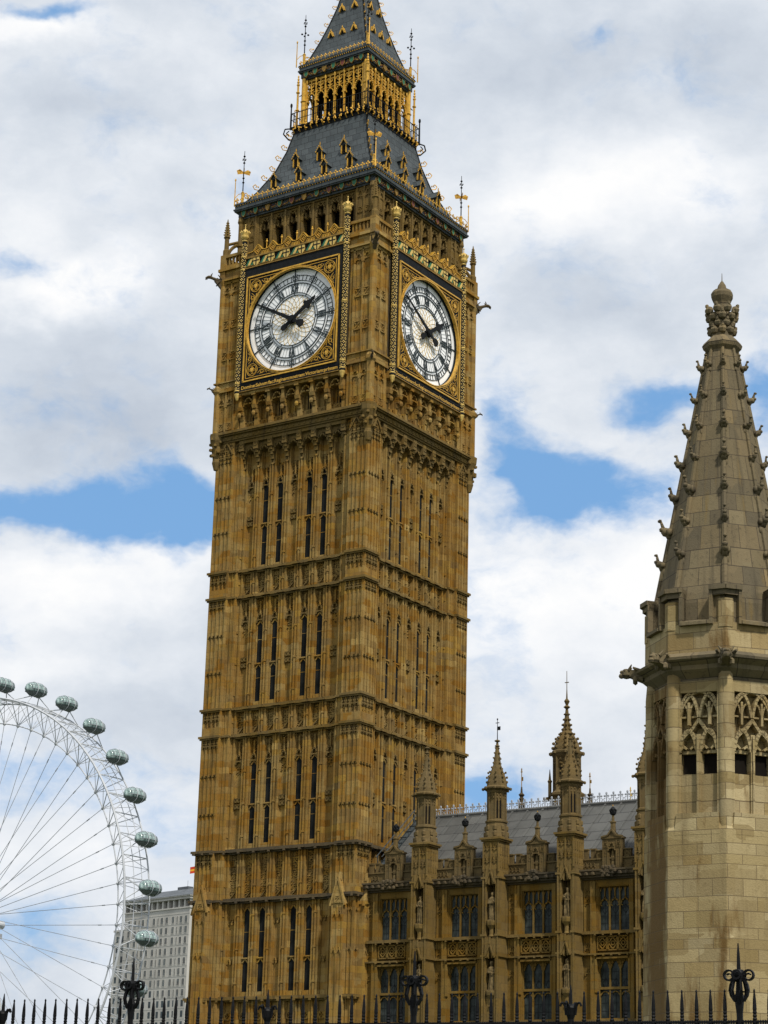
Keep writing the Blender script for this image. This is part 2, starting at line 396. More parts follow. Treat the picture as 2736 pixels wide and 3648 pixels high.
def text_faces(body, w, h, bold=.02, shear=0.):
    cu_ = bpy.data.curves.new('lettering', 'FONT'); cu_.body = body; cu_.size = 1.; cu_.offset = bold; cu_.shear = shear
    o = bpy.data.objects.new('lettering', cu_); COL.objects.link(o)
    dg = bpy.context.evaluated_depsgraph_get(); me = o.evaluated_get(dg).to_mesh()
    vs = [tuple(v.co) for v in me.vertices]; fs = [tuple(p.vertices) for p in me.polygons]
    o.evaluated_get(dg).to_mesh_clear(); bpy.data.objects.remove(o); bpy.data.curves.remove(cu_)
    x0 = min(v[0] for v in vs); x1 = max(v[0] for v in vs); y0 = min(v[1] for v in vs); y1 = max(v[1] for v in vs)
    return [((v[0] - x0) / (x1 - x0) * w - w / 2, (v[1] - y0) / (y1 - y0) * h) for v in vs], fs


# ================================================================== ground
gm = plain('dull_grass_ground', (.045, .06, .025), .95, var=.4, scale=.2)
g = MB(); g.add([(-6000, -3000, 0), (6000, -3000, 0), (6000, 9000, 0), (-6000, 9000, 0)], [(0, 1, 2, 3)])
tag(g.build('ground', gm), kind='structure')

# ================================================================== clock tower
tower = thing('clock_tower', 'tall honey stone clock tower with gilded clock faces and a dark iron spire', 'clock tower')
P1 = 1.17                                          # bay width of the shaft panelling
LV = dict(K=11.28, J=17.2, I=20.25, H=27.55, G=29.3, F=36.65, E=38.4, D=46.85)
BANDS = [('K', 11.28), ('J', 17.2), ('I', 20.25), ('H', 27.55), ('G', 29.3), ('F', 36.65), ('E', 38.4)]
STAGES = [(0.3, 11.28, 0), (11.28, 17.2, 1), (17.2, 20.25, 2), (20.25, 27.55, 3), (27.55, 29.3, 2), (29.3, 36.65, 3), (36.65, 38.4, 2), (38.4, 46.9, 4)]

# --- inner core, hidden behind the panelling
c = MB(); c.box(-5.2, 5.2, -5.2, 5.2, 0, 60.1); c.build('tower_core', STONE, tower)

# --- panelled wall of one face
def shaft_wall():
    m = MB(FACE)
    cv = MB(FACE)
    m.box(-4.25, 4.25, 5.15, 5.3, 0.1, 47.9)
    for z0, z1, kind in STAGES:
        for k in range(8):                                        # pilasters between the bays
            u = (k - 3.5) * P1; w = .54
            a, b = (u - w / 2, u + w / 2)
            if k == 0: a = -4.2
            if k == 7: b = 4.2
            m.box(a, b, 5.29, 5.48, z0, z1)
            for q in (a + .05, b - .05): m.cbox(q, .085, 5.47, 5.565, z0, z1)
            m.cbox(u, .06, 5.47, 5.62, z0, z1)
            for q in (-.13, .13): m.cbox(u + q, .04, 5.47, 5.55, z0, z1)
            z = z0 + .9
            while z < z1 - .5:                                    # little square bosses
                m.cbox(u, .13, 5.47, 5.645, z, z + .12); z += 2.05
        for i in range(-3, 4):
            u = i * P1
            for q in (-.285, .285): m.cbox(u + q, .05, 5.29, 5.40, z0, z1)
            if kind == 2:                                         # carved band
                m.box(u - .24, u + .24, 5.29, 5.33, z0, z1)
                cv.strip([(u - .2, z0 + .25), (u + .2, z0 + .65)], .07, 5.3, 5.42)
                carve(cv, u, .56, z0 + .12, z1 - .12, 5.31, 5.52, .14, .92)
            if kind in (3, 4):
                top = z1 - .15 if kind == 3 else 45.6
                blind = abs(i) in (0, 3)
                zz = top - 1.6
                head(cv, u, .5, zz, .55, 5.3, 5.5, .08)
                m.strip([(u, zz + .5), (u, top - .2)], .08, 5.3, 5.46)
                carve(cv, u, .48, zz + .5, top - .02, 5.31, 5.54, .17, .9)
                if blind:
                    carve(cv, u, .48, zz - .75, zz - .0, 5.31, 5.48, .16, .8)
                    zm = (z0 + z1) / 2 - (.8 if kind == 4 else .6)
                    for a in (-.14, .14):
                        for b in (-.2, .2): quatre(cv, u + a, zm + b, .22, 5.3, 5.45, .06)
            if kind == 1 and abs(i) in (0, 3):
                for zq in (16., 13.6):
                    for a in (-.13, .13): head(m, u + a, .22, zq - .2, .3, 5.3, 5.42, .05, False)
            if kind == 0:
                quatre(m, u, 10.3, .4, 5.3, 5.44, .06); head(m, u, .5, 8.4, .5, 5.3, 5.45, .07)
    return m, cv
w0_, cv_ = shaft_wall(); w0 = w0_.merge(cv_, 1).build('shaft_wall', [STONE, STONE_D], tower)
w1 = twin(w0, tower, PI / 2)

# --- string courses, stepped over each pilaster
def string_course(z, deep=0.):
    m = MB(FACE)
    for d0, d1, za, zb in ((5.2, 5.70 + deep, z - .05, z + .07), (5.2, 5.62 + deep, z + .07, z + .17), (5.2, 5.60, z - .15, z - .05)): m.box(-4.15, 4.15, d0, d1, za, zb)
    for k in range(8):
        u = (k - 3.5) * P1; m.box(u - .31, u + .31, 5.3, 5.79 + deep, z - .05, z + .06)
        if deep: m.cbox(u, .15, 5.6, 5.84 + deep, z - .16, z - .02)
    for s in (-1, 1):
        a, b = sorted((s * 4.1, s * 4.66)); m.box(a, b, 5.3, 5.98 + deep, z - .055, z + .08)
        m.smit(s, 4.66, 5.3, 6.27 + deep, z - .06, z + .09); m.smit(s, 4.70, 5.3, 6.2 + deep, z - .16, z - .06)
        for q in (4.75, 5.4, 6.05):
            if deep: m.cbox(s * q, .15, 5.9, 6.3 + deep, z - .17, z + .02)
    return m
for n, z in BANDS:
    o = string_course(z, .06 if n in 'IJK' else 0.).build('string_course', STONE_S if n in 'IJ' else STONE_D, tower)
    twin(o, tower, PI / 2)

# --- corner piers: square, panelled on both visible sides
def corner_pier():
    m = MB(); cv = MB()
    m.box(4.68, 6.04, -6.04, -4.68, 0.05, 47.6); m.box(4.1, 4.9, -5.82, -4.6, .06, 47.5); m.box(4.6, 5.82, -4.9, -4.1, .06, 47.5)
    for T in (FACE, lambda u, d, z: (d, -u, z)):
        m.T = cv.T = T
        for z0, z1, kind in STAGES:
            for u, w in ((4.72, .1), (5.05, .06), (5.37, .11), (5.70, .06), (6.03, .12)): m.cbox(u, w, 6.03, 6.125, z0 + .1, z1)
            for u in (4.16, 4.42, 4.64): m.cbox(u, .07, 5.81, 5.87, z0 + .1, z1)
            if kind == 2:
                for u in (4.9, 5.2, 5.55, 5.85):
                    head(cv, u, .28, z1 - .75, .5, 6.03, 6.16, .08); carve(cv, u, .24, z1 - 1.05, z1 - .5, 6.03, 6.14, .13, .85)
                m.box(4.7, 6.0, 6.03, 6.14, z0 + .12, z0 + .6)
            elif kind in (3, 4):
                for u in (4.9, 5.2, 5.55, 5.85): head(cv, u, .28, z1 - .7, .42, 6.03, 6.15, .08)
                z = z1 - (2.6 if kind == 3 else 1.0)
                while z > z0 + 1.2:
                    for u in (4.9, 5.2, 5.55, 5.85):
                        cv.strip([(u - .14, z), (u - .05, z + .15), (u, z + .12), (u + .05, z + .15), (u + .14, z)], .065, 6.03, 6.125)
                    z -= 2.45
            elif kind == 1:
                for z in (16.2, 13.9):
                    for u in (4.9, 5.2, 5.55, 5.85): m.strip([(u - .14, z), (u, z + .18), (u + .14, z)], .07, 6.03, 6.13)
        m.box(4.75, 5.6, 6.0, 6.45, .05, 16.6)                    # gabled buttress at the foot
        m.plate([(4.70, 16.6), (5.65, 16.6), (5.175, 18.1)], 6.0, 6.5)
        for u in (4.80, 5.175, 5.55): m.cbox(u, .09, 6.44, 6.51, .1, 16.5)
        m.strip([(4.66, 16.5), (5.175, 18.15), (5.69, 16.5)], .1, 6.4, 6.56); quatre(m, 5.175, 16.85, .38, 6.49, 6.56, .06)
        m.frust(5.175, 6.3, .09, .09, 18.0, .05, .05, 18.5)
        for z in (16.0, 13.9):
            for u in (4.98, 5.36): m.strip([(u - .15, z - .2), (u, z + .12), (u + .15, z - .2)], .07, 6.44, 6.52)
        carve(m, 5.175, .8, 15.0, 15.4, 6.44, 6.52, .14, .5)
    return m, cv
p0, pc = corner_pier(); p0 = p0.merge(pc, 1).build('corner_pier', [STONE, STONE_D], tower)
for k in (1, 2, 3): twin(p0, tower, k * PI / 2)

# --- slit windows: dark panes, stone arch and transom bar
def slit(z0, z1):
    o = MB(FACE); w = .21
    o.plate([(-w, z0), (w, z0), (w, z1 - .22), (0, z1), (-w, z1 - .22)], 5.28, 5.36)
    f = MB(FACE)
    f.box(-.27, .27, 5.29, 5.48, z0 - (.3 if z0 in (11.75, 20.75, 29.75, 38.75) else .10), z0 - .02); f.strip([(-w - .04, z0), (-w - .04, z1 - .2), (0, z1 + .08), (w + .04, z1 - .2), (w + .04, z0)], .07, 5.29, 5.43)
    z = z0 + 1.5
    while z < z1 - .6: f.box(-w, w, 5.35, 5.372, z, z + .035); z += 1.45
    return o, f
for z0, z1 in ((11.75, 13.62), (13.8, 16.75), (20.75, 23.07), (23.25, 25.85), (29.75, 32.07), (32.25, 34.9), (38.75, 41.42), (41.6, 44.75)):
    a, b = slit(z0, z1); ma = a.mesh('slit_window', [GLASSD]); mb_ = b.mesh('window_frame', [STONE])
    for k in (0, 1):
        if k and z0 < 19: continue
        for i in (-2, -1, 1, 2):
            o = link('slit_window', ma, tower, k * PI / 2, Matrix.Rotation(k * PI / 2, 3, 'Z') @ Vector((i * P1, 0, 0)))
            link('window_frame', mb_, o)

# --- cornice and corbels under the clock stage
def cornice():
    m = MB(FACE)
    for k in range(8):
        u = (k - 3.5) * P1
        for j, (d, z) in enumerate(((5.62, 45.5), (5.72, 45.8), (5.83, 46.1), (5.95, 46.4))): m.cbox(u, .3 - .02 * j, 5.3, d, z, z + .34)
        m.cbox(u, .36, 5.3, 6.06, 46.62, 47.3); quatre(m, u, 46.98, .22, 6.05, 6.09, .05)
        if k < 7:
            v = u + P1 / 2
            m.strip([(v - .42, 46.3), (v - .36, 46.55), (v - .2, 46.62), (v, 46.85), (v + .2, 46.62), (v + .36, 46.55), (v + .42, 46.3)], .1, 5.3, 5.86)
            m.plate([(v - .45, 46.4), (v - .3, 46.75), (v, 46.95), (v + .3, 46.75), (v + .45, 46.4), (v + .45, 47.2), (v - .45, 47.2)], 5.3, 5.8)
    m.box(-4.3, 4.3, 5.2, 6.02, 47.15, 47.4)
    for d, h, z in ((6.12, .12, 47.38), (6.2, .30, 47.5), (6.36, .1, 47.8), (6.46, .12, 47.9), (6.36, .1, 48.02)): m.mit(5.2, d, z, z + h)
    for i in range(26): m.blob((i - 12.5) * .46, 6.21, 47.64, .12, .06, .10, 5)
    for s in (-1, 1):                                             # traceried heads on the piers
        for u in (4.9, 5.25, 5.55, 5.85): head(m, s * u, .3, 46.6, .55, 6.03, 6.14, .08)
        for u in (4.25, 4.5): head(m, s * u, .24, 46.6, .55, 5.81, 5.95, .07)
        m.strip([(s * 4.7, 46.5), (s * 5.2, 47.35), (s * 5.5, 46.9)], .08, 6.03, 6.2)
    return m
o = cornice().build('corbelled_cornice', STONE_D, tower)
for k in (1, 2, 3): twin(o, tower, k * PI / 2)
m = MB()                                                          # carved capital under the corner shaft
m.lathe([(.16, 45.6), (.3, 46.1), (.26, 46.35), (.36, 46.9), (.34, 47.2), (.5, 47.6), (.54, 48.05)], 6.1, -6.1, 8, PI / 8)
for i in range(14): m.blob(6.1 + .42 * math.cos(i * 2.4), -6.1 + .42 * math.sin(i * 2.4), 46.5 + .09 * i, .16, .16, .13, 5)
o = m.build('corner_capital', STONE_D, tower)
for k in (1, 2, 3): twin(o, tower, k * PI / 2)

# --- clock stage walls: arcade, panelled side piers, balcony
def stage_wall():
    m = MB(FACE)
    m.mit(5.1, 5.7, 48.05, 60.2)
    for i in range(-3, 4):                                        # arcade under the dial
        u = i * P1
        m.box(u - .42, u + .42, 5.7, 5.86, 48.15, 48.65); quatre(m, u, 48.4, .34, 5.85, 5.92, .06)
        for q in (-.42, .42): m.cbox(u + q, .1, 5.7, 5.95, 48.6, 50.2)
        head(m, u, .8, 49.65, .55, 5.7, 6.3, .09); m.cbox(u, .07, 5.7, 5.8, 48.6, 50.)
    for k in range(8):
        u = (k - 3.5) * P1
        m.cbox(u, .30, 5.69, 6.1, 48.1, 50.1)
        for j, (d, z) in enumerate(((6.2, 48.75), (6.34, 49.05), (6.46, 49.35))): m.frust(u, (5.7 + d) / 2, .15, (d - 5.7) / 2 - .05, z, .17, (d - 5.7) / 2, z + .25)
        m.cbox(u, .22, 5.69, 6.42, 49.6, 50.4); m.cbox(u, .34, 5.69, 6.55, 50.25, 50.5)
        m.blob(u, 6.42, 49.0, .15, .13, .2, 6)
    m.box(-4.4, 4.4, 5.69, 6.5, 50.35, 50.85)
    for s in (-1, 1):                                             # side piers
        m.smit(s, 4.35, 5.6, 6.2, 48.1, 59.1)
        for u in (4.75, 5.42, 6.1): m.cbox(s * u, .12, 6.19, 6.30, 48.1, 59.)
        for u in (4.95, 5.24, 5.62, 5.91): m.cbox(s * u, .05, 6.19, 6.24, 48.1, 59.)
        for u in (5.08, 5.76):
            for z in (53.6, 55.9): quatre(m, s * u, z, .56, 6.19, 6.29, .08); carve(m, s * u, .5, z - .28, z + .28, 6.19, 6.27, .13, .7); carve(m, s * u, .5, z + .45, z + .7, 6.19, 6.26, .13, .7)
            head(m, s * u, .56, 58.05, .6, 6.19, 6.32, .08); head(m, s * u, .56, 49.9, .55, 6.19, 6.32, .08)
            carve(m, s * u, .5, 49.3, 50.0, 6.19, 6.27, .14, .75); quatre(m, s * u, 48.5, .45, 6.19, 6.27, .06)
        m.smit(s, 4.4, 5.6, 6.38, 50.95, 51.15); m.smit(s, 4.4, 5.6, 6.32, 51.15, 51.6)
        m.smit(s, 4.4, 5.6, 6.44, 51.6, 51.7)
        carve(m, s * 5.4, 1.8, 51.18, 51.55, 6.31, 6.38, .14, .8)
        # balcony corner
        for d, z0, z1 in ((6.3, 58.9, 59.1), (6.45, 59.1, 59.3), (6.32, 59.3, 59.85), (6.5, 59.85, 60.05), (6.4, 60.05, 60.25)):
            m.smit(s, 4.4, 5.3, d, z0, z1)
        for q in range(7): a = s * (4.55 + q * .29); m.cbox(a, .1, 6.14, 6.32, 60.25, 60.85)
        m.smit(s, 4.4, 6.1, 6.4, 60.85, 61.05); m.smit(s, 4.4, 5.3, 6.1, 60.26, 60.4)
    return m
o = stage_wall().build('clock_stage_wall', STONE, tower)
for k in (1, 2, 3): twin(o, tower, k * PI / 2)
m = MB(FACE)
for i in (-3, -1, 1, 3): m.plate([(i * P1 - .17, 48.7), (i * P1 + .17, 48.7), (i * P1 + .17, 49.7), (i * P1, 49.95), (i * P1 - .17, 49.7)], 5.69, 5.73)
o = m.build('arcade_opening', VOID, tower); twin(o, tower, PI / 2)
m = MB(); m.lathe([(.26, 48.1), (.26, 50.9), (.36, 51.05), (.36, 51.3), (.22, 51.5), (.24, 58.8), (.34, 59.1)], 6.18, -6.18, 8, PI / 8)
m.box(5.85, 6.18, -6.18, -5.85, 48.1, 59.1); m.box(5.97, 6.41, -6.41, -5.97, 59.1, 61.1)
o = m.build('corner_shaft', STONE, tower)
for k in (1, 2, 3): twin(o, tower, k * PI / 2)

def gargoyle(L=1.5):
    """crouching beast projecting along +u"""
    m = MB()
    pr = [(-.2, 0, .26, .22), (.2, .05, .26, .26), (.55, .14, .17, .17), (.9, .28, .13, .13), (1.1, .36, .16, .15), (1.3, .34, .17, .13), (1.5, .25, .09, .07)]
    vs = []; n = 8
    for x, z, ry, rz in pr:
        for i in range(n): vs.append((x * L / 1.5, ry * math.cos(2 * PI * i / n), z + rz * math.sin(2 * PI * i / n)))
    fs = [(j * n + i, j * n + (i + 1) % n, (j + 1) * n + (i + 1) % n, (j + 1) * n + i) for j in range(len(pr) - 1) for i in range(n)] + [tuple(range(n))[::-1], tuple((len(pr) - 1) * n + i for i in range(n))]
    m.add(vs, fs)
    m.add([(-.2, -.16, -.95), (-.2, .16, -.95), (-.2, .2, .0), (-.2, -.2, .0), (.12, -.14, -.7), (.12, .14, -.7), (.75, .14, .05), (.75, -.14, .05)], m.HEX)
    for s in (-1, 1):
        m.tube((1.05 * L / 1.5, .1 * s, .48), (.95 * L / 1.5, .2 * s, .66), .07, 5, .02)
        m.tube((.1, .2 * s, .1), (.5, .33 * s, .5), .09, 5, .03); m.tube((.3, .2 * s, 0), (.55, .22 * s, -.3), .08, 5, .05)
    m.tube((1.35 * L / 1.5, 0, .2), (1.5 * L / 1.5, 0, .1), .08, 5, .04)
    return m.mesh('gargoyle', [STONE_S])
GARG = gargoyle()
for k in range(4):
    a = -PI / 4 + k * PI / 2
    for r, z, sc in ((8.8, 59.15, .82), (8.95, 51.2, .38)):
        o = link('gargoyle', GARG, tower, a, Vector((r * math.cos(a), r * math.sin(a), z))); o.scale = (sc, sc, sc)

# --- corner pinnacles with flying braces, standing on the balcony
m = MB(); X = 6.15
m.lathe([(.24, 61.05), (.24, 61.5), (.17, 61.6), (.16, 62.4), (.24, 62.5), (.2, 62.6), (.09, 63.5), (.02, 63.9)], X, -X, 8, PI / 8)
for i in range(6):
    for s in range(4): a = s * PI / 2 + PI / 4; r = .21 - i * .03; m.blob(X + r * math.cos(a), -X + r * math.sin(a), 62.7 + i * .18, .06, .06, .06, 5)
pts = [(X - .1 - .9 * (1 - math.cos(t)), -X + .1 + .9 * (1 - math.cos(t)), 61.1 + 1.1 * math.sin(t)) for t in [R(9 * i) for i in range(11)]]
m.path(pts, .12, 6); m.tube((X - .1, -X + .1, 62.0), (X - 1.05, -X + 1.05, 62.5), .11, 6)
o = m.build('corner_pinnacle', STONE_D, tower)
for k in (1, 2, 3): twin(o, tower, k * PI / 2)

# --- belfry stage
def belfry():
    m = MB(FACE)
    for s in (-1, 1):
        m.smit(s, 4.15, 4.6, 5.45, 60.2, 64.2)
        for u in (4.22, 4.8, 5.38): m.cbox(s * u, .11, 5.44, 5.53, 60.3, 64.)
        for u in (4.5, 5.1): head(m, s * u, .5, 63.1, .6, 5.44, 5.53, .07); quatre(m, s * u, 62.3, .38, 5.44, 5.5, .06); carve(m, s * u, .4, 63.5, 63.9, 5.44, 5.5, .12, .7)
    m.box(-4.3, 4.3, 4.6, 5.4, 63.85, 64.25)
    for k in range(8):
        u = (k - 3.5) * P1; m.cbox(u, .36, 4.7, 5.3, 60.2, 63.9); m.cbox(u, .13, 5.29, 5.44, 60.2, 63.9)
        for q in (-.16, .16): m.cbox(u + q, .05, 5.29, 5.37, 60.2, 63.5)
    for i in range(-3, 4):
        u = i * P1; w = .82
        ap = arch_pts(u, w, 62.75, .95, 5)
        m.plate([(u - w / 2 - .02, 63.9), *[(min(max(a, u - w / 2), u), b) for a, b in ap[:6]], (u, 63.9)], 4.9, 5.28)
        m.plate([(u, 63.9), *[(max(min(a, u + w / 2), u), b) for a, b in ap[5:]], (u + w / 2 + .02, 63.9)], 4.9, 5.28)
        m.strip(ap, .09, 5.25, 5.38)
        for s in (-1, 1): m.strip([(u + s * .34, 63.1), (u + s * .12, 62.85), (u + s * .18, 63.3)], .07, 5.0, 5.25)
        m.strip([(u - .25, 63.7), (u, 63.45), (u + .25, 63.7)], .06, 5.26, 5.36)
    return m
o = belfry().build('belfry_arcade', STONE_D, tower)
for k in (1, 2, 3): twin(o, tower, k * PI / 2)
m = MB(); m.box(-4.85, 4.85, -4.85, 4.85, 60.15, 60.3); m.box(-4.6, 4.6, -4.6, 4.6, 60.3, 64.3); m.build('belfry_interior', VOID, tower)
m = MB(); m.lathe([(.17, 60.9), (.17, 63.6), (.25, 63.75), (.2, 64.1)], 5.5, -5.5, 8, PI / 8)
m.lathe([(.25, 61.9), (.25, 62.1)], 5.5, -5.5, 8, PI / 8)
o = m.build('belfry_corner_shaft', STONE_D, tower)
for k in (1, 2, 3): twin(o, tower, k * PI / 2)

# ================================================================== clock faces
def clock_face(k):
    rz = k * PI / 2
    m = MB(FACE); z0 = 55.0                                       # black square with a round hole
    n = 64; sq = []; ci = []
    for i in range(n):
        a = 2 * PI * i / n; s_, c_ = math.sin(a), math.cos(a); q = 4.02 / max(abs(s_), abs(c_))
        sq.append((q * s_, q * c_)); ci.append((3.61 * s_, 3.61 * c_))
    for (a0, b0), (a1, b1), (c0, d0), (c1, d1) in zip(sq, sq[1:] + sq[:1], ci, ci[1:] + ci[:1]):
        m.plate([(a0, z0 + b0), (a1, z0 + b1), (c1, z0 + d1), (c0, z0 + d0)], 6.1, 6.62)
    m.box(-4.05, 4.05, 6.1, 6.60, 50.62, 50.98); m.box(-4.05, 4.05, 6.1, 6.60, 59.02, 59.45)
    face = m.build('clock_face', BLACK, tower, rz=rz)
    d = MB(FACE); d.disc(0, z0, 3.6, 6.2, 6.32, 72); d.build('dial_glass', OPAL, face)
    # --- black iron tracery of the dial
    t = MB(FACE); A, B = 6.318, 6.37
    for r0, r1 in ((3.585, 3.61), (3.15, 3.18), (2.785, 2.815), (2.59, 2.645), (1.925, 1.96), (1.755, 1.795)): t.ring(0, z0, r0, r1, A, B, 72)
    P = lambda r, a: (r * math.sin(a), z0 + r * math.cos(a))
    for i in range(60):
        a = i * PI / 30; five = i % 5 == 0
        t.strip([P(2.8, a), P(3.16, a)], .018 if not five else .05, A, B)
        if not five: t.strip([P(1.98, a), P(2.6, a)], .010, A, B - .03)
        else:
            t.strip([P(2.6, a), P(3.58, a)], .06, A, B + .01); t.strip([P(1.78, a), P(1.96, a)], .04, A, B)
            for s in (-1, 1): t.strip([P(3.08, a + s * .012), P(3.08, a + s * .06), P(2.9, a + s * .06), P(2.9, a + s * .015)], .028, A, B)
            for s in (-1, 1): t.blob(3.22 * math.sin(a + s * .05), 6.34, z0 + 3.22 * math.cos(a + s * .05), .05, .03, .05, 5)
    t.build('dial_tracery', INK, face)
    g_ = MB(FACE)                                                 # fine gilt lattice in the middle
    rr = [.28, .62, .92, 1.2, 1.48, 1.74]; cnt = [12, 12, 24, 24, 24, 24]
    for j in range(5):
        nn = cnt[j + 1] if j else 12
        for i in range(nn):
            a = 2 * PI * (i + .5 * (j % 2)) / nn; h = PI / nn
            for s in (-1, 1): g_.strip([P(rr[j], a), P(rr[j + 1], a + s * h)], .018, A, 6.34)
    for i in range(12): g_.strip([P(.1, i * PI / 6), P(.3, i * PI / 6)], .022, A, 6.34)
    g_.ring(0, z0, .9, .915, A, 6.335, 36)
    g_.build('dial_lattice', GOLDP, face)
    # --- roman numerals, feet towards the centre
    ROM = ['XII', 'I', 'II', 'III', 'IV', 'V', 'VI', 'VII', 'VIII', 'IX', 'X', 'XI']
    for i, txt in enumerate(ROM):
        nm = MB(FACE); a = i * PI / 6; er = (math.sin(a), math.cos(a)); et = (math.cos(a), -math.sin(a))
        W = {'I': .15, 'V': .30, 'X': .32}; tot = sum(W[c_] for c_ in txt); x = -tot / 2
        def q(u, v): return (u * et[0] + (2.03 + v) * er[0], z0 + u * et[1] + (2.03 + v) * er[1])
        for c_ in txt:
            w_ = W[c_]; c0 = x + w_ / 2
            if c_ == 'I':
                nm.strip([q(c0, 0), q(c0, .52)], .07, 6.33, 6.385); nm.strip([q(c0 - .06, .26), q(c0 + .06, .26)], .06, 6.33, 6.38)
            elif c_ == 'V': nm.strip([q(c0 - .1, .52), q(c0, 0)], .095, 6.33, 6.385); nm.strip([q(c0 + .1, .52), q(c0, 0)], .05, 6.33, 6.38)
            else: nm.strip([q(c0 - .11, .52), q(c0 + .11, 0)], .09, 6.33, 6.385); nm.strip([q(c0 + .11, .52), q(c0 - .11, 0)], .05, 6.33, 6.38)
            x += w_
        nm.build('numeral', INK, face)
    # --- hands: ten minutes to two
    def hand(name, ang, prof, d0, d1, extra=()):
        h = MB(FACE); er = (math.sin(ang), math.cos(ang)); et = (math.cos(ang), -math.sin(ang))
        f = lambda u, v: (u * et[0] + v * er[0], z0 + u * et[1] + v * er[1])
        for (v0, a0), (v1, a1) in zip(prof, prof[1:]): h.plate([f(-a0, v0), f(a0, v0), f(a1, v1), f(-a1, v1)], d0, d1)
        for u, v, r in extra:
            p_ = f(u, v); h.disc(p_[0], p_[1], r, d0 + .005, d1 - .005, 14)
        return h.build(name, BLACK, face)
    hand('minute_hand', R(300), [(-1.15, .13), (-.9, .26), (-.72, .22), (-.55, .10), (-.3, .13), (0, .17), (.5, .13), (2.2, .085), (3.3, .045)], 6.60, 6.66, ((0, 0, .27), (.17, -.95, .12), (-.17, -.95, .12)))
    hand('hour_hand', R(55), [(-1.0, .12), (-.85, .2), (-.6, .17), (-.5, .12), (0, .15), (.9, .12), (1.25, .14), (1.36, .28), (1.6, .22), (1.85, .10), (2.05, .11), (2.25, .03)], 6.50, 6.56, ((0, 0, .32), (.24, 1.42, .13), (-.24, 1.42, .13), (0, -.8, .22)))
    h = MB(FACE); h.disc(0, z0, .2, 6.30, 6.72, 20); h.build('hub', BLACK, face)
    # --- gilded frame
    f = MB(FACE)
    f.ring(0, z0, 3.60, 3.66, 6.5, 6.72, 72); f.ring(0, z0, 3.71, 3.75, 6.55, 6.69, 72)
    for q, w_ in ((3.76, .09), (3.56, .035)):
        f.strip([(-q, z0 - q), (q, z0 - q), (q, z0 + q), (-q, z0 + q)], w_, 6.6, 6.70 if w_ > .05 else 6.66, True)
    for sx in (-1, 1):
        for sz in (-1, 1):
            cu_, cz = sx * 3.03, z0 + sz * 3.03
            f.ring(cu_, cz, .41, .445, 6.61, 6.68, 20)
            for i in range(4):
                a = PI / 4 + i * PI / 2; f.ring(cu_ + .16 * math.sin(a), cz + .16 * math.cos(a), .18, .205, 6.61, 6.665, 12)
            f.plate([(cu_ - .12, cz + .14), (cu_ + .12, cz + .14), (cu_ + .12, cz - .04), (cu_, cz - .17), (cu_ - .12, cz - .04)], 6.61, 6.69)
            for fl in (0, 1):                                     # scrolls that run along the two sides
                def sw(a, b): return (sx * a, z0 + sz * b) if fl == 0 else (sx * b, z0 + sz * a)
                f.strip([sw(3.35, 2.55), sw(3.1, 2.3), sw(3.2, 1.95), sw(3.42, 1.8)], .032, 6.61, 6.66)
                f.strip([sw(3.35, 1.75), sw(3.3, 2.1), sw(3.42, 2.4)], .024, 6.61, 6.65)
                f.strip([sw(3.42, 1.3), sw(3.36, 1.7)], .03, 6.61, 6.65)
                p_ = sw(3.28, 2.2); f.ring(p_[0], p_[1], .11, .135, 6.61, 6.66, 10)
                f.strip([sw(2.95, 2.5), sw(3.0, 2.3), sw(2.86, 2.2)], .028, 6.61, 6.65)
    f.build('gilded_frame', GOLD, face)
    # --- inscription under the dial
    it = MB(FACE)
    vs, fs = text_faces('Domine:Salvam:fac:Reginam:nostram:Victoriam:primam', 7.8, .33, .022)
    it.add([(x_, 6.612, 50.64 + y_) for x_, y_ in vs], fs)
    it.build('inscription', GOLD, face)
    b_ = MB(FACE); b_.strip([(-4.05, 50.58), (4.05, 50.58)], .05, 6.1, 6.64)
    b_.build('gilded_moulding', GOLDD, face)
    # --- band of shields above the dial
    sb = MB(FACE); sb.m = 0
    sb.box(-4.05, 4.05, 6.0, 6.55, 59.45, 60.28)
    sb.m = 1; sb.box(-4.05, 4.05, 6.5, 6.66, 59.46, 59.54); sb.box(-4.05, 4.05, 6.5, 6.66, 60.2, 60.3); sb.box(-4.05, 4.05, 6.5, 6.62, 59.62, 59.66)
    for i in range(6):
        u = -3.15 + i * 1.26
        sb.m = 2; sb.plate([(u - .25, 60.18), (u + .25, 60.18), (u + .25, 59.8), (u + .14, 59.62), (u, 59.55), (u - .14, 59.62), (u - .25, 59.8)], 6.54, 6.63)
        sb.m = 0; sb.cbox(u, .07, 6.6, 6.645, 59.58, 60.17); sb.box(u - .24, u + .24, 6.6, 6.64, 59.9, 59.98)
    for i in range(7):
        u = -3.78 + i * 1.26
        sb.m = 3; sb.plate([(u - .3, 59.68), (u - .02, 59.68), (u + .28, 60.15), (u, 60.15)], 6.54, 6.60)
        sb.m = 2; sb.plate([(u - .1, 59.69), (u + .12, 59.69), (u + .36, 60.14), (u + .16, 60.14)], 6.605, 6.62)
        sb.m = 3; sb.plate([(u + .14, 59.69), (u + .34, 59.69), (u + .36, 59.95)], 6.54, 6.60)
    sb.build('shield_band', [BLACK, GOLDD, GOLDP, GREEN], face)
    # --- pierced cresting with lozenges
    cr_ = MB(FACE); cr_.m = 0
    for i in range(-1, 7):
        u = -3.15 + i * 1.26; lo = max(u - .63, -4.02); hi = min(u + .63, 4.02)
        if 0 <= i < 6: top = [(hi, 60.68), (u + .36, 60.74), (u, 61.16), (u - .36, 60.74), (lo, 60.68)]
        else: top = [(hi, 60.68), (lo, 60.68)]
        if hi > lo: cr_.plate([(lo, 60.29), (hi, 60.29)] + top, 6.25, 6.45)
    cr_.m = 1
    zz = []
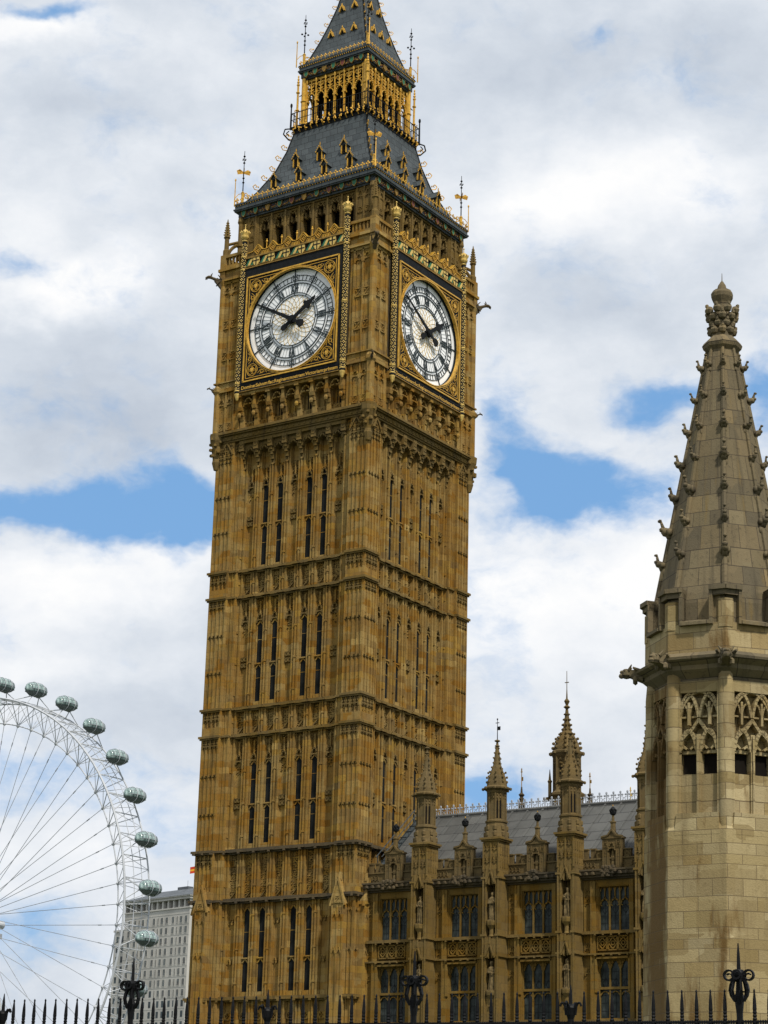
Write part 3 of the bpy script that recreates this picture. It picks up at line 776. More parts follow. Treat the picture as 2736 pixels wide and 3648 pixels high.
    for i in range(6):
        u = -3.15 + i * 1.26; zz += [(u - .6, 60.70), (u - .36, 60.76), (u, 61.18), (u + .36, 60.76)]
        cr_.strip([(u - .26, 60.72), (u, 61.02), (u + .26, 60.72), (u, 60.42)], .035, 6.44, 6.52, True)
        for a in range(4): cr_.blob(u + .09 * math.sin(a * PI / 2), 6.47, 60.72 + .08 * math.cos(a * PI / 2), .055, .05, .055, 5)
        for j in range(-2, 3):
            v = u + .63 + j * .13
            if -4 < v < 4: cr_.strip([(v - .05, 60.32), (v - .05, 60.55), (v, 60.63), (v + .05, 60.55), (v + .05, 60.32)], .028, 6.44, 6.50)
    cr_.strip([(-4.02, 60.70)] + zz + [(4.02, 60.70)], .045, 6.2, 6.52)
    for i in range(7):
        u = -3.78 + i * 1.26
        if abs(u) < 3.6: cr_.tube((u, 6.35, 60.7), (u, 6.35, 61.25), .035, 6); cr_.blob(u, 6.35, 61.3, .08, .08, .10, 6); cr_.blob(u, 6.35, 61.44, .04, .04, .07, 6)
    cr_.build('gilded_cresting', [STONE_D, GOLD], face)
    # --- chequered columns either side
    for s in (-1, 1):
        cm = MB(FACE); X_ = s * 4.25; Y_ = 6.56
        cm.m = 0; cm.lathe([(.04, 50.2), (.16, 50.4), (.21, 50.6), (.175, 50.7), (.165, 61.6), (.22, 61.7)], X_, Y_, 8, PI / 8)
        cm.m = 1
        for z_ in (50.62, 51.15, 55.3, 59.4, 60.35, 61.55): cm.lathe([(.17, z_), (.215, z_ + .05), (.215, z_ + .09), (.17, z_ + .13)], X_, Y_, 8, PI / 8)
        cm.lathe([(.06, 50.05), (.12, 50.2), (.19, 50.42), (.2, 50.5)], X_, Y_, 8, PI / 8)
        for j in range(46):
            z_ = 50.85 + j * .232
            for i in range(8):
                if (i + j) % 2: continue
                a = 2 * PI * i / 8; cx, cy = X_ + .155 * math.cos(a), Y_ + .155 * math.sin(a)
                for (e, h) in ((0, .075), (0, -.075), (.065, 0), (-.065, 0)):
                    cm.blob(cx - e * math.sin(a), cy + e * math.cos(a), z_ + h, .042, .042, .046, 4)
        cm.lathe([(.18, 61.7), (.28, 61.85), (.30, 61.95), (.25, 62.0), (.32, 62.2), (.30, 62.25), (.19, 62.3), (.16, 62.45), (.04, 62.5), (.03, 62.75)], X_, Y_, 10)
        for i in range(10): a = 2 * PI * i / 10; cm.blob(X_ + .31 * math.cos(a), Y_ + .31 * math.sin(a), 62.26, .06, .06, .08, 5)
        cm.blob(X_, Y_, 62.82, .06, .06, .07)
        cm.build('gilded_column', [BLACK, GOLDP], face)
    return face
for k in (0, 1): clock_face(k)
m = MB(FACE); m.box(-4.4, 4.4, 5.6, 6.2, 50.5, 59.4); o = m.build('dial_backing', STONE_S, tower)
twin(o, tower, PI / 2)

# ================================================================== iron roofs
def eave(h0, z0, h1, nsh, mats):
    """iron gutter with painted shields: h0 inner half width, h1 outer"""
    m = MB(FACE)
    m.m = 0
    for d, za, zb in ((h0 + .10, z0, z0 + .14), (h0 + .2, z0 + .14, z0 + .52), (h1, z0 + .52, z0 + .62), (h1 + .06, z0 + .62, z0 + .72), (h1 - .02, z0 + .72, z0 + 1.0), (h1 + .05, z0 + 1.0, z0 + 1.08)): m.mit(1.0, d, za, zb)
    L = h0 * 2 - .6
    for i in range(nsh):
        u = -L / 2 + L * i / (nsh - 1); w = .17; d = h0 + .19
        m.m = (1, 2, 3, 1, 2, 3, 1, 2)[i % 8] if i not in (0, 1, nsh - 1, nsh - 2) else 1
        m.plate([(u - w, z0 + .56), (u + w, z0 + .56), (u + w, z0 + .25), (u, z0 + .06), (u - w, z0 + .25)], d, d + .1)
        m.m = 3; m.strip([(u - w, z0 + .56), (u - w, z0 + .25), (u, z0 + .06), (u + w, z0 + .25), (u + w, z0 + .56)], .03, d, d + .12)
        if i < nsh - 1:
            for j in range(7): m.m = 3 if j % 3 else 2; m.blob(u + L / (nsh - 1) * (.25 + .5 * (j + .5) / 7), d + .02, z0 + .3 + random.uniform(-.12, .12), .065, .06, .065, 5)
    return m
EM = [IRONROOF, GREEN, REDB, GOLDD]
o = eave(5.45, 63.95, 5.86, 11, EM).build('painted_eave', EM, tower)
for k in (1, 2, 3): twin(o, tower, k * PI / 2)

def fleurs(h, z, n, sz):
    """gilt cresting of little trefoils along the edge of a roof"""
    m = MB(FACE)
    m.mit(h - .03, h + .02, z, z + .04); m.m = 1
    for i in range(n):
        u = -h + .15 + (2 * h - .3) * i / (n - 1)
        m.cbox(u, .035, h - .03, h + .01, z, z + sz * .8)
        for a, b in ((0, 1.), (-.28, .72), (.28, .72)): m.blob(u + a * sz, h, z + b * sz, .17 * sz, .1 * sz, .19 * sz, 5)
        for q in (-.25, .25): m.blob(u + q * (2 * h - .3) / (n - 1), h + .02, z - .14, .05, .03, .06, 4)
    return m
CM = [BLACK, GOLD]
o = fleurs(5.84, 65.05, 27, .42).build('gilt_cresting', CM, tower)
for k in (1, 2, 3): twin(o, tower, k * PI / 2)

PROF1 = [(5.62, 64.98), (5.25, 65.45), (4.80, 66.15), (3.95, 67.85), (3.42, 69.5), (3.02, 71.3)]
def pyramid(prof):
    m = MB(FACE); vs = []
    for h, z in prof: vs += [(-h, h, z), (h, h, z)]
    return m.add(vs, [(2 * i, 2 * i + 1, 2 * i + 3, 2 * i + 2) for i in range(len(prof) - 1)])
o = pyramid(PROF1).build('lower_roof', IRONROOF, tower)
for k in (1, 2, 3): twin(o, tower, k * PI / 2)
def hip(prof, step, sz):
    """gilded crockets up one hip"""
    m = MB(); m.m = 0
    for (h0, z0), (h1, z1) in zip(prof, prof[1:]): m.tube((h0, -h0, z0), (h1, -h1, z1), .06, 6)
    m.m = 1; L = 0.; nxt = step
    for (h0, z0), (h1, z1) in zip(prof, prof[1:]):
        l = math.hypot((h1 - h0) * 1.414, z1 - z0); t = nxt - L
        while t < l:
            f = t / l; h = h0 + (h1 - h0) * f; z = z0 + (z1 - z0) * f; e = .7071
            pts = [(h + e * q, -h - e * q, z + v) for q, v in ((0, 0), (sz * .9, .1 * sz), (sz * 1.25, .7 * sz), (sz * .8, 1.15 * sz), (sz * .45, .8 * sz), (sz * .7, .55 * sz))]
            m.path(pts, sz * .09, 5); t += step
            m.blob(h + e * sz * .2, -h - e * sz * .2, z + .25, .06, .06, .08, 5)
        nxt = L + t; L += l
    return m
o = hip(PROF1, .95, .36).build('hip_crockets', CM, tower)
for k in (1, 2, 3): twin(o, tower, k * PI / 2)

def dormer(w, h):
    """little gabled lucarne, front at u=0 plane d=0"""
    m = MB(FACE); m.m = 0
    m.plate([(-w / 2 - .1, 0), (w / 2 + .1, 0), (w / 2 + .1, h), (0, h + w * 1.3), (-w / 2 - .1, h)], -1.1, 0)
    m.plate([(-w / 2 - .24, h - .05), (0, h + w * 1.6), (w / 2 + .24, h - .05), (w / 2 + .16, h - .05), (0, h + w * 1.3), (-w / 2 - .16, h - .05)], -1.1, .14)
    m.m = 2; m.plate([(-w / 2, 0.04), (w / 2, 0.04), (w / 2, h - .1), (0, h + .15), (-w / 2, h - .1)], -.02, .02)
    m.m = 1
    for s in (-1, 1):
        m.cbox(s * (w / 2 + .05), .065, 0, .1, -.05, h + .02)
        for i in range(4): t = (i + .5) / 4; m.blob(s * (w / 2 + .24) * (1 - t), .14, h + w * 1.6 * t + .03, .05, .05, .05, 5)
    m.strip([(-w / 2 - .18, h), (0, h + w * 1.4), (w / 2 + .18, h)], .035, .1, .16)
    m.tube((0, .05, h + w * 1.5), (0, .05, h + w * 1.5 + .3), .03, 5); m.blob(0, .05, h + w * 1.5 + .2, .06); m.blob(0, .05, h + w * 1.5 + .34, .04)
    return m
DM = [IRONROOF, GOLD, VOID]
dmesh = dormer(.40, .66).mesh('dormer', DM)
for k in range(4):
    rot = Matrix.Rotation(k * PI / 2, 3, 'Z')
    for us, d, z in (((-3.2, -1.07, 1.07, 3.2), 4.98, 66.1), ((-2.03, 0, 2.03), 4.10, 67.75)):
        for u in us: o = link('dormer', dmesh, tower, k * PI / 2, rot @ Vector((u, -d, z))); o.scale = (.78, 1., .82)

# --- corner finials with gilt leaves
def finial(X, z0, h, leaf):
    m = MB(); m.m = 1; m.lathe([(.10, z0), (.10, z0 + h * .22), (.13, z0 + h * .23), (.07, z0 + h * .25)], X, -X, 8)
    m.m = 0; m.tube((X, -X, z0 + h * .2), (X, -X, z0 + h), .045, 6, .02)
    e = .7071
    m.m = 1 if leaf else 0
    for s in (-1, 1):
        for a in ((e, e), (-e, e)):
            m.add([(X, -X, z0 + h * .58), (X + s * a[0] * .28, -X + s * a[1] * .28, z0 + h * .66), (X + s * a[0] * .5, -X + s * a[1] * .5, z0 + h * .63), (X + s * a[0] * .42, -X + s * a[1] * .42, z0 + h * .56),
                   (X, -X, z0 + h * .60 + .06)], [(0, 1, 4), (1, 2, 4), (0, 3, 2, 1), (0, 3, 4), (3, 2, 4)]) if leaf else m.blob(X + s * a[0] * .22, -X + s * a[1] * .22, z0 + h * .62, .09, .09, .07, 5)
    m.m = 0
    for q in (.42, .5, .78, .9): m.blob(X, -X, z0 + h * q, .09, .09, .07, 6)
    for s in (-1, 1): m.blob(X + s * .12, -X, z0 + h * .84, .06, .05, .05, 5); m.blob(X, -X + s * .12, z0 + h * .84, .06, .05, .05, 5)
    m.m = 1; m.tube((X + .38, -X - .38, z0 - .1), (X + .38, -X - .38, z0 + h * .42), .045, 6, .03); m.blob(X + .38, -X - .38, z0 + h * .45, .06, .06, .12, 6)
    m.path([(X, -X, z0 + h * .22), (X + .2, -X - .2, z0 + h * .2), (X + .38, -X - .38, z0 + h * .12)], .025, 5)
    m.m = 0; m.tube((X, -X, z0 + h * .2), (X - .9, -X + .9, z0 + h * .17), .02, 5)
    return m
o = finial(5.5, 65.05, 4.2, True).build('corner_finial', CM, tower)
for k in (1, 2, 3): twin(o, tower, k * PI / 2)

# --- lantern gallery
def gallery():
    m = MB(FACE); h = 3.24
    m.m = 0; m.mit(2.2, h, 71.3, 71.42); m.mit(2.2, h - .12, 71.0, 71.3); m.mit(2.2, h + .04, 71.42, 71.5)
    m.mit(h - .02, h + .02, 72.55, 72.60); m.mit(h - .015, h + .015, 72.05, 72.08)
    for i in range(29): u = -h + i * 2 * h / 28; m.cbox(u, .03, h - .015, h + .015, 71.5, 72.55)
    m.m = 1
    for i in range(13):
        u = -h + .25 + i * (2 * h - .5) / 12
        for j in range(5): m.blob(u + random.uniform(-.12, .12), h + .04, 71.35 + random.uniform(-.25, .25), .07, .06, .07, 5)
        m.blob(u, h + .02, 71.7, .06, .04, .12, 5)
        m.path([(u, h - .05, 71.0), (u, h + .12, 71.15), (u, h + .1, 71.3)], .035, 5)
        if i % 2 == 0: m.blob(u, h, 72.72, .05, .05, .08, 5)
    return m
o = gallery().build('lantern_gallery', CM, tower)
for k in (1, 2, 3): twin(o, tower, k * PI / 2)
m = MB(); m.m = 0; m.tube((3.28, -3.28, 71.3), (3.28, -3.28, 73.1), .07, 6, .05); m.blob(3.28, -3.28, 73.2, .09, .09, .2, 6)
m.path([(3.25, -3.25, 71.4), (3.55, -3.55, 71.3), (3.62, -3.62, 70.9), (3.35, -3.35, 70.5), (3.1, -3.1, 70.4)], .05, 6)
m.path([(3.35, -3.35, 71.2), (3.48, -3.48, 71.0), (3.35, -3.35, 70.8)], .04, 5)
m.m = 1; m.tube((2.98, -2.98, 71.5), (2.98, -2.98, 75.0), .085, 8, .07)
for z in (71.6, 72.8, 74.2): m.lathe([(.08, z), (.14, z + .06), (.14, z + .12), (.08, z + .18)], 2.98, -2.98, 8)
for i in range(4): m.blob(2.98, -2.98, 74.9 + i * .22, .12 - .02 * i, .12 - .02 * i, .12, 6)
m.m = 0; m.path([(2.9, -2.9, 74.0), (2.72, -2.72, 74.2), (2.6, -2.6, 74.5)], .035, 5)
o = m.build('gallery_corner_post', CM, tower)
for k in (1, 2, 3): twin(o, tower, k * PI / 2)

def lantern():
    m = MB(FACE); d = 2.66; n = 6; w = 2 * (d - .25) / n
    for k in range(n + 1):
        u = -d + .25 + k * w
        m.cbox(u, .10, d - .12, d, 71.5, 74.4); m.cbox(u, .06, d - .02, d + .08, 71.5, 75.0)
        m.blob(u, d + .04, 75.1, .09, .08, .2, 6); m.cbox(u, .26, d - .18, d + .06, 73.45, 73.6)
    for i in range(n):
        u = -d + .25 + (i + .5) * w
        m.strip(arch_pts(u, w * .86, 73.6, .5, 4), .075, d - .12, d + .02)
        m.strip([(u, 74.05), (u, 75.05)], .065, d - .05, d + .06)
        for z in (74.3, 74.55, 74.8): m.strip([(u - .17, z + .06), (u, z - .04), (u + .17, z + .06)], .07, d - .04, d + .04)
        for q in (-.24, .24): m.strip([(u + q - .1, 74.7), (u + q, 74.92), (u + q + .1, 74.7)], .05, d - .05, d)
        m.strip([(u - .3, 74.2), (u + .3, 74.2)], .05, d - .06, d - .01)
    m.mit(d - .2, d - .06, 75.1, 75.3); m.mit(d - .2, d + .02, 71.51, 71.75)
    return m
o = lantern().build('gilded_arcade', GOLD, tower)
for k in (1, 2, 3): twin(o, tower, k * PI / 2)
m = MB(); m.tube((2.66, -2.66, 71.5), (2.66, -2.66, 75.4), .2, 8); m.lathe([(.2, 73.5), (.27, 73.6), (.2, 73.7)], 2.66, -2.66, 8)
o = m.build('gilded_corner_column', GOLD, tower)
for k in (1, 2, 3): twin(o, tower, k * PI / 2)
m = MB(); m.box(-2.4, 2.4, -2.4, 2.4, 74.3, 75.5); m.box(-1.5, 1.5, -1.5, 1.5, 71.4, 75.); m.box(-2.9, 2.9, -2.9, 2.9, 71.2, 71.36)
for x_ in (-1.95, 1.95):
    for y_ in (-1.95, 1.95): m.box(x_ - .25, x_ + .25, y_ - .25, y_ + .25, 71.36, 75.)
m.build('lantern_interior', VOID, tower)
o = eave(2.66, 75.3, 2.98, 7, EM).build('painted_eave', EM, tower)
for k in (1, 2, 3): twin(o, tower, k * PI / 2)
o = fleurs(2.98, 76.4, 17, .34).build('gilt_cresting', CM, tower)
for k in (1, 2, 3): twin(o, tower, k * PI / 2)
o = finial(2.74, 76.4, 4.2, False).build('corner_finial', CM, tower)
for k in (1, 2, 3): twin(o, tower, k * PI / 2)
PROF2 = [(2.86, 76.3), (2.45, 77.1), (2.0, 78.4), (1.55, 79.9), (1.16, 81.4), (.85, 83.), (.3, 88.), (.15, 90.5)]
o = pyramid(PROF2).build('upper_roof', IRONROOF, tower)
for k in (1, 2, 3): twin(o, tower, k * PI / 2)
o = hip(PROF2, .8, .26).build('hip_crockets', CM, tower)
for k in (1, 2, 3): twin(o, tower, k * PI / 2)
gab = MB(FACE); gab.m = 0; gab.plate([(-.24, 0), (.24, 0), (0, .48)], -.6, .0); gab.m = 1
gab.strip([(-.30, -.06), (0, .52), (.30, -.06)], .11, -.3, .1); gab.blob(0, .05, .62, .07, .07, .12, 5); gab.m = 2; gab.plate([(-.12, .02), (.12, .02), (0, .28)], .0, .03); gab.m = 1
for s in (-1, 1):
    for t in (.25, .6): gab.blob(s * .32 * (1 - t), .05, .1 + .5 * t, .07, .06, .07, 5)
gmesh = gab.mesh('roof_gablet', DM)
for k in range(4):
    rot = Matrix.Rotation(k * PI / 2, 3, 'Z')
    for us, d, z in (((-1.0, 0, 1.0), 1.98, 78.7), ((-.55, .55), 1.36, 81.0), ((0,), 1.0, 82.6)):
        for u in us: o = link('roof_gablet', gmesh, tower, k * PI / 2, rot @ Vector((u, -d, z))); o.scale = (.72, .9, .78)
m = MB(); m.lathe([(.15, 90.4), (.3, 90.9), (.12, 91.5), (.1, 93), (.4, 93.5), (.1, 94), (.04, 96)], 0, 0, 8); m.build('spire_finial', GOLD, tower)

# ================================================================== palace range beside the tower
WALL = 5.1                                        # wall front (distance d from the tower axis)
BX = [10.66 + 4.83 * i for i in range(4)]         # buttress centres
range_ = thing('palace_range', 'gothic palace range with pinnacled turrets and grey lead roof joined to the clock tower', 'palace wing', (6.2, 0, 0))
OFF = (-6.2, 0, 0)
def rpart(m, name, mats, smooth=False): return m.build(name, mats, range_, smooth, loc=OFF)
XE = 27.6
BAYS = [5.83 + 4.83 * i + 2.415 for i in range(5)]
w = MB(FACE)
lo = 6.25
for xc in BAYS:                                   # wall pieces around the openings
    hi = min(xc + 2.415, XE)
    w.box(lo, min(xc - .98, XE), 4.2, WALL, .05, 17.3)
    if xc + .98 < XE:
        w.box(xc - .98, xc + .98, 4.2, WALL, 0.05, 9.75); w.box(xc - .98, xc + .98, 4.2, WALL - .12, 13.0, 14.42); w.box(xc - .98, xc + .98, 4.2, WALL - .02, 16.95, 17.3)
    lo = xc + .98
w.box(lo, XE, 4.2, WALL, .05, 17.3)
w.box(6.25, XE, -5., 4.2, .06, 17.2)
for xc in BAYS:
    for s in (-1, 1):
        u = xc + s * 1.2
        if u > XE: continue
        w.cbox(u, .30, WALL - .01, WALL + .16, .1, 17.2); w.cbox(u + s * .08, .09, WALL, WALL + .22, .1, 17.2)
        v = xc + s * 1.58
        for z in (12.1, 13.45, 15.9, 16.4): head(w, v, .3, z, .36, WALL, WALL + .08, .06); carve(w, v, .24, z - .2, z + .1, WALL, WALL + .07, .13, .6)
        w.cbox(v - .19, .06, WALL, WALL + .07, 13.2, 17.2); w.cbox(v + .19, .06, WALL, WALL + .07, 13.2, 17.2)
    if xc > XE: continue
    for i in (-1, 0, 1):                          # spandrel panels with lozenges
        u = xc + i * .64; z = 13.8
        w.strip([(u - .29, z - .36), (u + .29, z - .36), (u + .29, z + .36), (u - .29, z + .36)], .07, WALL - .13, WALL + .13, True)
        w.strip([(u - .26, z), (u, z + .32), (u + .26, z), (u, z - .32)], .06, WALL - .13, WALL + .11, True)
        w.ring(u, z, .08, .13, WALL - .13, WALL + .1, 10)
        for a in (-1, 1):
            for b in (-1, 1): w.strip([(u + a * .27, z + b * .33), (u + a * .14, z + b * .17)], .05, WALL - .13, WALL + .06)
    w.strip([(xc - 1.02, 11.2), (xc - 1.02, 13.02), (xc + 1.02, 13.02), (xc + 1.02, 11.2)], .11, WALL, WALL + .2)
rpart(w, 'facade_wall', STONE_R)
m = MB(FACE)
for z, d, h in ((14.30, .30, .10), (14.40, .20, .08), (13.18, .26, .09), (9.62, .3, .12)): m.box(6.26, XE, WALL - .1, WALL + d, z, z + h)
for xc in BAYS:
    for z in (14.22, 13.12):
        for i in range(-2, 3):
            if xc + i * .5 < XE: m.cbox(xc + i * .5, .09, WALL + .1, WALL + .33, z, z + .1)
rpart(m, 'string_course', STONE_D)
m = MB(FACE)
for z, d, h in ((17.28, .12, .1), (17.38, .3, .14), (17.52, .42, .2), (17.72, .52, .1)): m.box(6.26, XE, 4.6, WALL + d, z, z + h)
u = 6.6
while u < XE:
    if random.random() < .8: m.blob(u, WALL + .44, 17.58, .15, .14, .13, 5)
    u += .42
for xc in BAYS:
    if xc < XE: m.frust(xc, WALL + .3, .22, .2, 17.36, .32, .3, 17.92)
    for i in range(22):
        if xc < XE: m.blob(xc + random.uniform(-.4, .4), WALL + .5 + random.uniform(0, .12), 17.4 + .5 * random.random(), .13, .13, .12, 5)
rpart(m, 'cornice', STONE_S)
# --- battlemented parapet with a gabled niche block over each bay
m = MB(FACE)
m.box(6.26, XE, 4.85, 5.06, 17.8, 18.40); m.box(6.26, XE, 4.8, 5.14, 18.40, 18.48)
for xc in BAYS:
    for s in (-1, 1):
        u = xc + s * .88
        if u < XE: m.cbox(u, .42, 4.86, 5.05, 18.48, 18.88); m.cbox(u, .46, 4.82, 5.12, 18.88, 18.95); quatre(m, u, 18.62, .26, 5.04, 5.09, .05)
        for v in (1.36, 1.84):
            u = xc + s * v
            if u < XE: m.cbox(u, .30, 4.70, 4.86, 18.4, 19.0); m.cbox(u, .34, 4.67, 4.9, 19.0, 19.07)
            if u < XE:
                for q in (-.12, .12): head(m, u + q, .2, 18.0, .28, 5.05, 5.11, .05); m.cbox(u + q, .1, 5.05, 5.09, 17.85, 17.95)
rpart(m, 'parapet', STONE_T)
def gable_block():
    m = MB(FACE)
    m.box(-.62, -.20, 4.86, 5.2, 17.8, 19.5); m.box(.20, .62, 4.86, 5.2, 17.8, 19.5); m.box(-.2, .2, 4.86, 4.98, 17.8, 19.5); m.box(-.2, .2, 4.97, 5.2, 17.8, 18.0); m.box(-.2, .2, 4.97, 5.2, 19.0, 19.5)
    m.box(-.68, .68, 4.83, 5.26, 19.5, 19.6); m.plate([(-.4, 19.6), (.4, 19.6), (0, 20.0)], 4.88, 5.22)
    m.strip([(-.62, 19.62), (-.25, 19.68), (0, 20.0), (.25, 19.68), (.62, 19.62)], .09, 5.1, 5.3)
    for u in (-.55, -.28, .28, .55): m.cbox(u, .06, 5.19, 5.25, 17.9, 19.4)
    for u in (-.41, .41): head(m, u, .24, 18.95, .34, 5.19, 5.25, .05); carve(m, u, .2, 18.5, 18.9, 5.19, 5.25, .12, .6)
    head(m, 0, .42, 18.85, .4, 5.0, 5.28, .07)
    for z, r, d in ((18.0, .14, .1), (18.35, .16, .12), (18.62, .1, .09)): m.blob(0, 5.06, z + .12, r, d, .22, 6)     # weathered little figure
    m.lathe([(.17, 19.9), (.15, 20.35), (.19, 20.4), (.19, 20.46), (.09, 20.5), (.07, 20.86)], 0, 5.05, 6)
    m.m = 1; m.lathe([(.08, 20.82), (.17, 20.88), (.2, 21.0), (.15, 21.06), (.19, 21.14), (.1, 21.24), (.03, 21.3)], 0, 5.05, 8)
    for i in range(6): a = i * PI / 3; m.blob(.19 * math.cos(a), 5.05 + .19 * math.sin(a), 21.08, .05, .05, .07, 5)
    m.m = 2; m.blob(0, 5.05, 21.36, .035, .035, .05, 5)
    return m.mesh('gabled_pinnacle', [STONE_T, BLACK, GOLD])
GB = gable_block()
for xc in BAYS:
    if xc < XE: link('gabled_pinnacle', GB, range_, 0, Vector((xc - 6.2, 0, 0)))
# --- windows
def win(z0, z1, upper):
    m = MB(FACE); gl = MB(FACE)
    A, B = 4.86, 4.95
    for u in (-.965, .965): m.cbox(u, .07, 4.7, 5.0, z0, z1)
    for u in (-.32, .32): m.cbox(u, .085, A, B, z0, z1)
    m.box(-.98, .98, 4.7, 5.16, z0 - .14, z0); m.box(-1.0, 1.0, 4.7, 5.06, z1 - .08, z1)
    for i in (-1, 0, 1):
        u = i * .635
        if upper:
            zs = z1 - 1.05
            m.strip([(u - .28, zs), (u - .2, zs + .2), (u - .05, zs + .3), (u, zs + .42), (u + .05, zs + .3), (u + .2, zs + .2), (u + .28, zs)], .075, A, B - .02)
            m.cbox(u, .06, A, B - .03, zs + .38, z1); 
            for q in (-.14, .14): m.strip(arch_pts(u + q, .26, z1 - .3, .24, 2), .05, A, B - .04); m.strip([(u + q * 2.1, zs + .02), (u + q * 1.2, zs - .06)], .05, A, B - .04)
        else:
            for zt in (z1 - .5,): m.strip(arch_pts(u, .54, zt, .42, 3), .07, A, B - .02); m.plate([(u - .27, zt + .2), (u - .1, zt + .42), (u - .27, zt + .44)], A, B - .04); m.plate([(u + .27, zt + .2), (u + .1, zt + .42), (u + .27, zt + .44)], A, B - .04)
            m.strip(arch_pts(u, .54, 11.05, .2, 2), .06, A, B - .03)
    if not upper: m.box(-.98, .98, A - .02, B + .03, 11.34, 11.48)
    gl.m = 0; gl.box(-.92, .92, 4.80, 4.84, z0 - .02, z1 - .05)
    gl.m = 1
    for i in (-1, 0, 1):
        u = i * .635
        z = z0 + .4
        gl.cbox(u, .018, 4.84, 4.85, z0, z1 - .5)
        while z < z1 - .6: gl.cbox(u, .5, 4.84, 4.852, z, z + .018); z += .42
        gl.strip([(u - .18, z1 - 1.3), (u, z1 - 1.05), (u + .18, z1 - 1.3), (u, z1 - 1.55)], .02, 4.841, 4.856, True)
    return m.mesh('window', [STONE_R]), gl.mesh('window_glass', [LEADED, BLACK])
mm, TT, bb = newmat('leaded_glass')
gg = TT.n.new('ShaderNodeNewGeometry')
qx, qy, qz = TT.sep(gg.outputs['Position'])
nn_ = TT.noise(TT.comb(TT.math('MULTIPLY', qx, 3.), 0., TT.math('MULTIPLY', qz, 1.6)), 1., 3)
TT.put(bb.inputs['Base Color'], TT.ramp(nn_, [(.35, (.012, .016, .014)), (.55, (.032, .040, .036)), (.75, (.07, .08, .078))]))
bb.inputs['Roughness'].default_value = .2; bb.inputs['Specular IOR Level'].default_value = .12
bpn = TT.n.new('ShaderNodeBump'); bpn.inputs['Strength'].default_value = .25; bpn.inputs['Distance'].default_value = .05
TT.put(bpn.inputs['Height'], TT.noise(gg.outputs['Position'], 4., 2)); TT.put(bb.inputs['Normal'], bpn.outputs[0])
LEADED = mm
for z0, z1, up in ((14.5, 16.98, True), (9.8, 13.0, False)):
    a, g2 = win(z0, z1, up)
    for xc in BAYS:
        if xc < XE: o = link('window', a, range_, 0, Vector((xc - 6.2, 0, 0))); link('window_glass', g2, o)
# --- buttresses with canopied niches, and the turrets they carry
def buttress():
    m = MB(FACE)
    m.box(-.55, .55, 5.0, 5.40, .05, 19.7); m.box(-.31, .31, 5.39, 5.72, .06, 11.2); m.box(-.31, .31, 5.39, 5.72, 13.86, 15.0); m.box(-.54, .54, 5.39, 5.72, 17.92, 19.66)
    for s in (-1, 1):
        a, b = sorted((s * .55, s * .31)); m.box(a, b, 5.39, 6.1, .06, 17.9)
        m.cbox(s * .48, .1, 6.09, 6.17, .1, 17.6); m.cbox(s * .35, .06, 6.09, 6.14, .1, 17.6)
        for z in (16.4, 13.5, 10.): carve(m, s * .43, .2, z, z + .3, 6.09, 6.15, .1, .6)
    m.box(-.54, .54, 5.71, 6.1, 17.9, 19.69)
    m.box(-.31, .31, 5.71, 6.02, .1, 11.0)
    for zt, zb in ((17.95, 17.1), (13.85, 12.95)):     # canopy over the niche
        m.plate([(-.31, zt - .45), (-.1, zt - .75), (0, zt - .15), (.1, zt - .75), (.31, zt - .45), (.31, zt + .35), (-.31, zt + .35)], 5.9, 6.16)
        m.strip([(-.26, zt - .6), (0, zt + .05), (.26, zt - .6)], .07, 6.1, 6.24); m.frust(0, 6.18, .06, .05, zt, .03, .03, zt + .45)
        for s in (-1, 1): m.frust(s * .28, 6.16, .06, .05, zt - .7, .03, .03, zt + .1)
        carve(m, 0, .5, zt, zt + .34, 6.1, 6.2, .12, .8)
    m.box(-.30, .30, 5.70, 6.02, 13.88, 14.33)
    for zc in (15.14, 11.28):                         # pedestals
        m.lathe([(.15, zc - .85), (.19, zc - .8), (.15, zc - .7), (.15, zc - .4), (.2, zc - .32), (.3, zc - .18), (.33, zc - .02), (.33, zc + .06)], 0, 5.95, 8, PI / 8)
    for z, d in ((17.55, 6.2), (14.34, 6.2), (13.2, 6.16)): m.box(-.63, -.3, 5.0, d, z, z + .12); m.box(.3, .63, 5.0, d, z, z + .12)
    for z in (18.2, 18.9):                            # panelled top
        for u in (-.36, -.12, .12, .36): head(m, u, .2, z + .25, .3, 6.09, 6.16, .05); m.cbox(u, .1, 6.09, 6.12, z - .1, z + .1)
        for d in (5.25, 5.5, 5.75, 6.0): m.box(.54, .58, d - .03, d + .03, z, z + .5)
    for u in (-.5, 0, .5): m.cbox(u, .07, 6.09, 6.18, 17.95, 19.6)
    m.box(-.64, .64, 4.9, 6.2, 19.68, 19.78); m.box(-.7, .7, 4.86, 6.27, 19.78, 19.9)
    return m.mesh('buttress', [STONE_D])
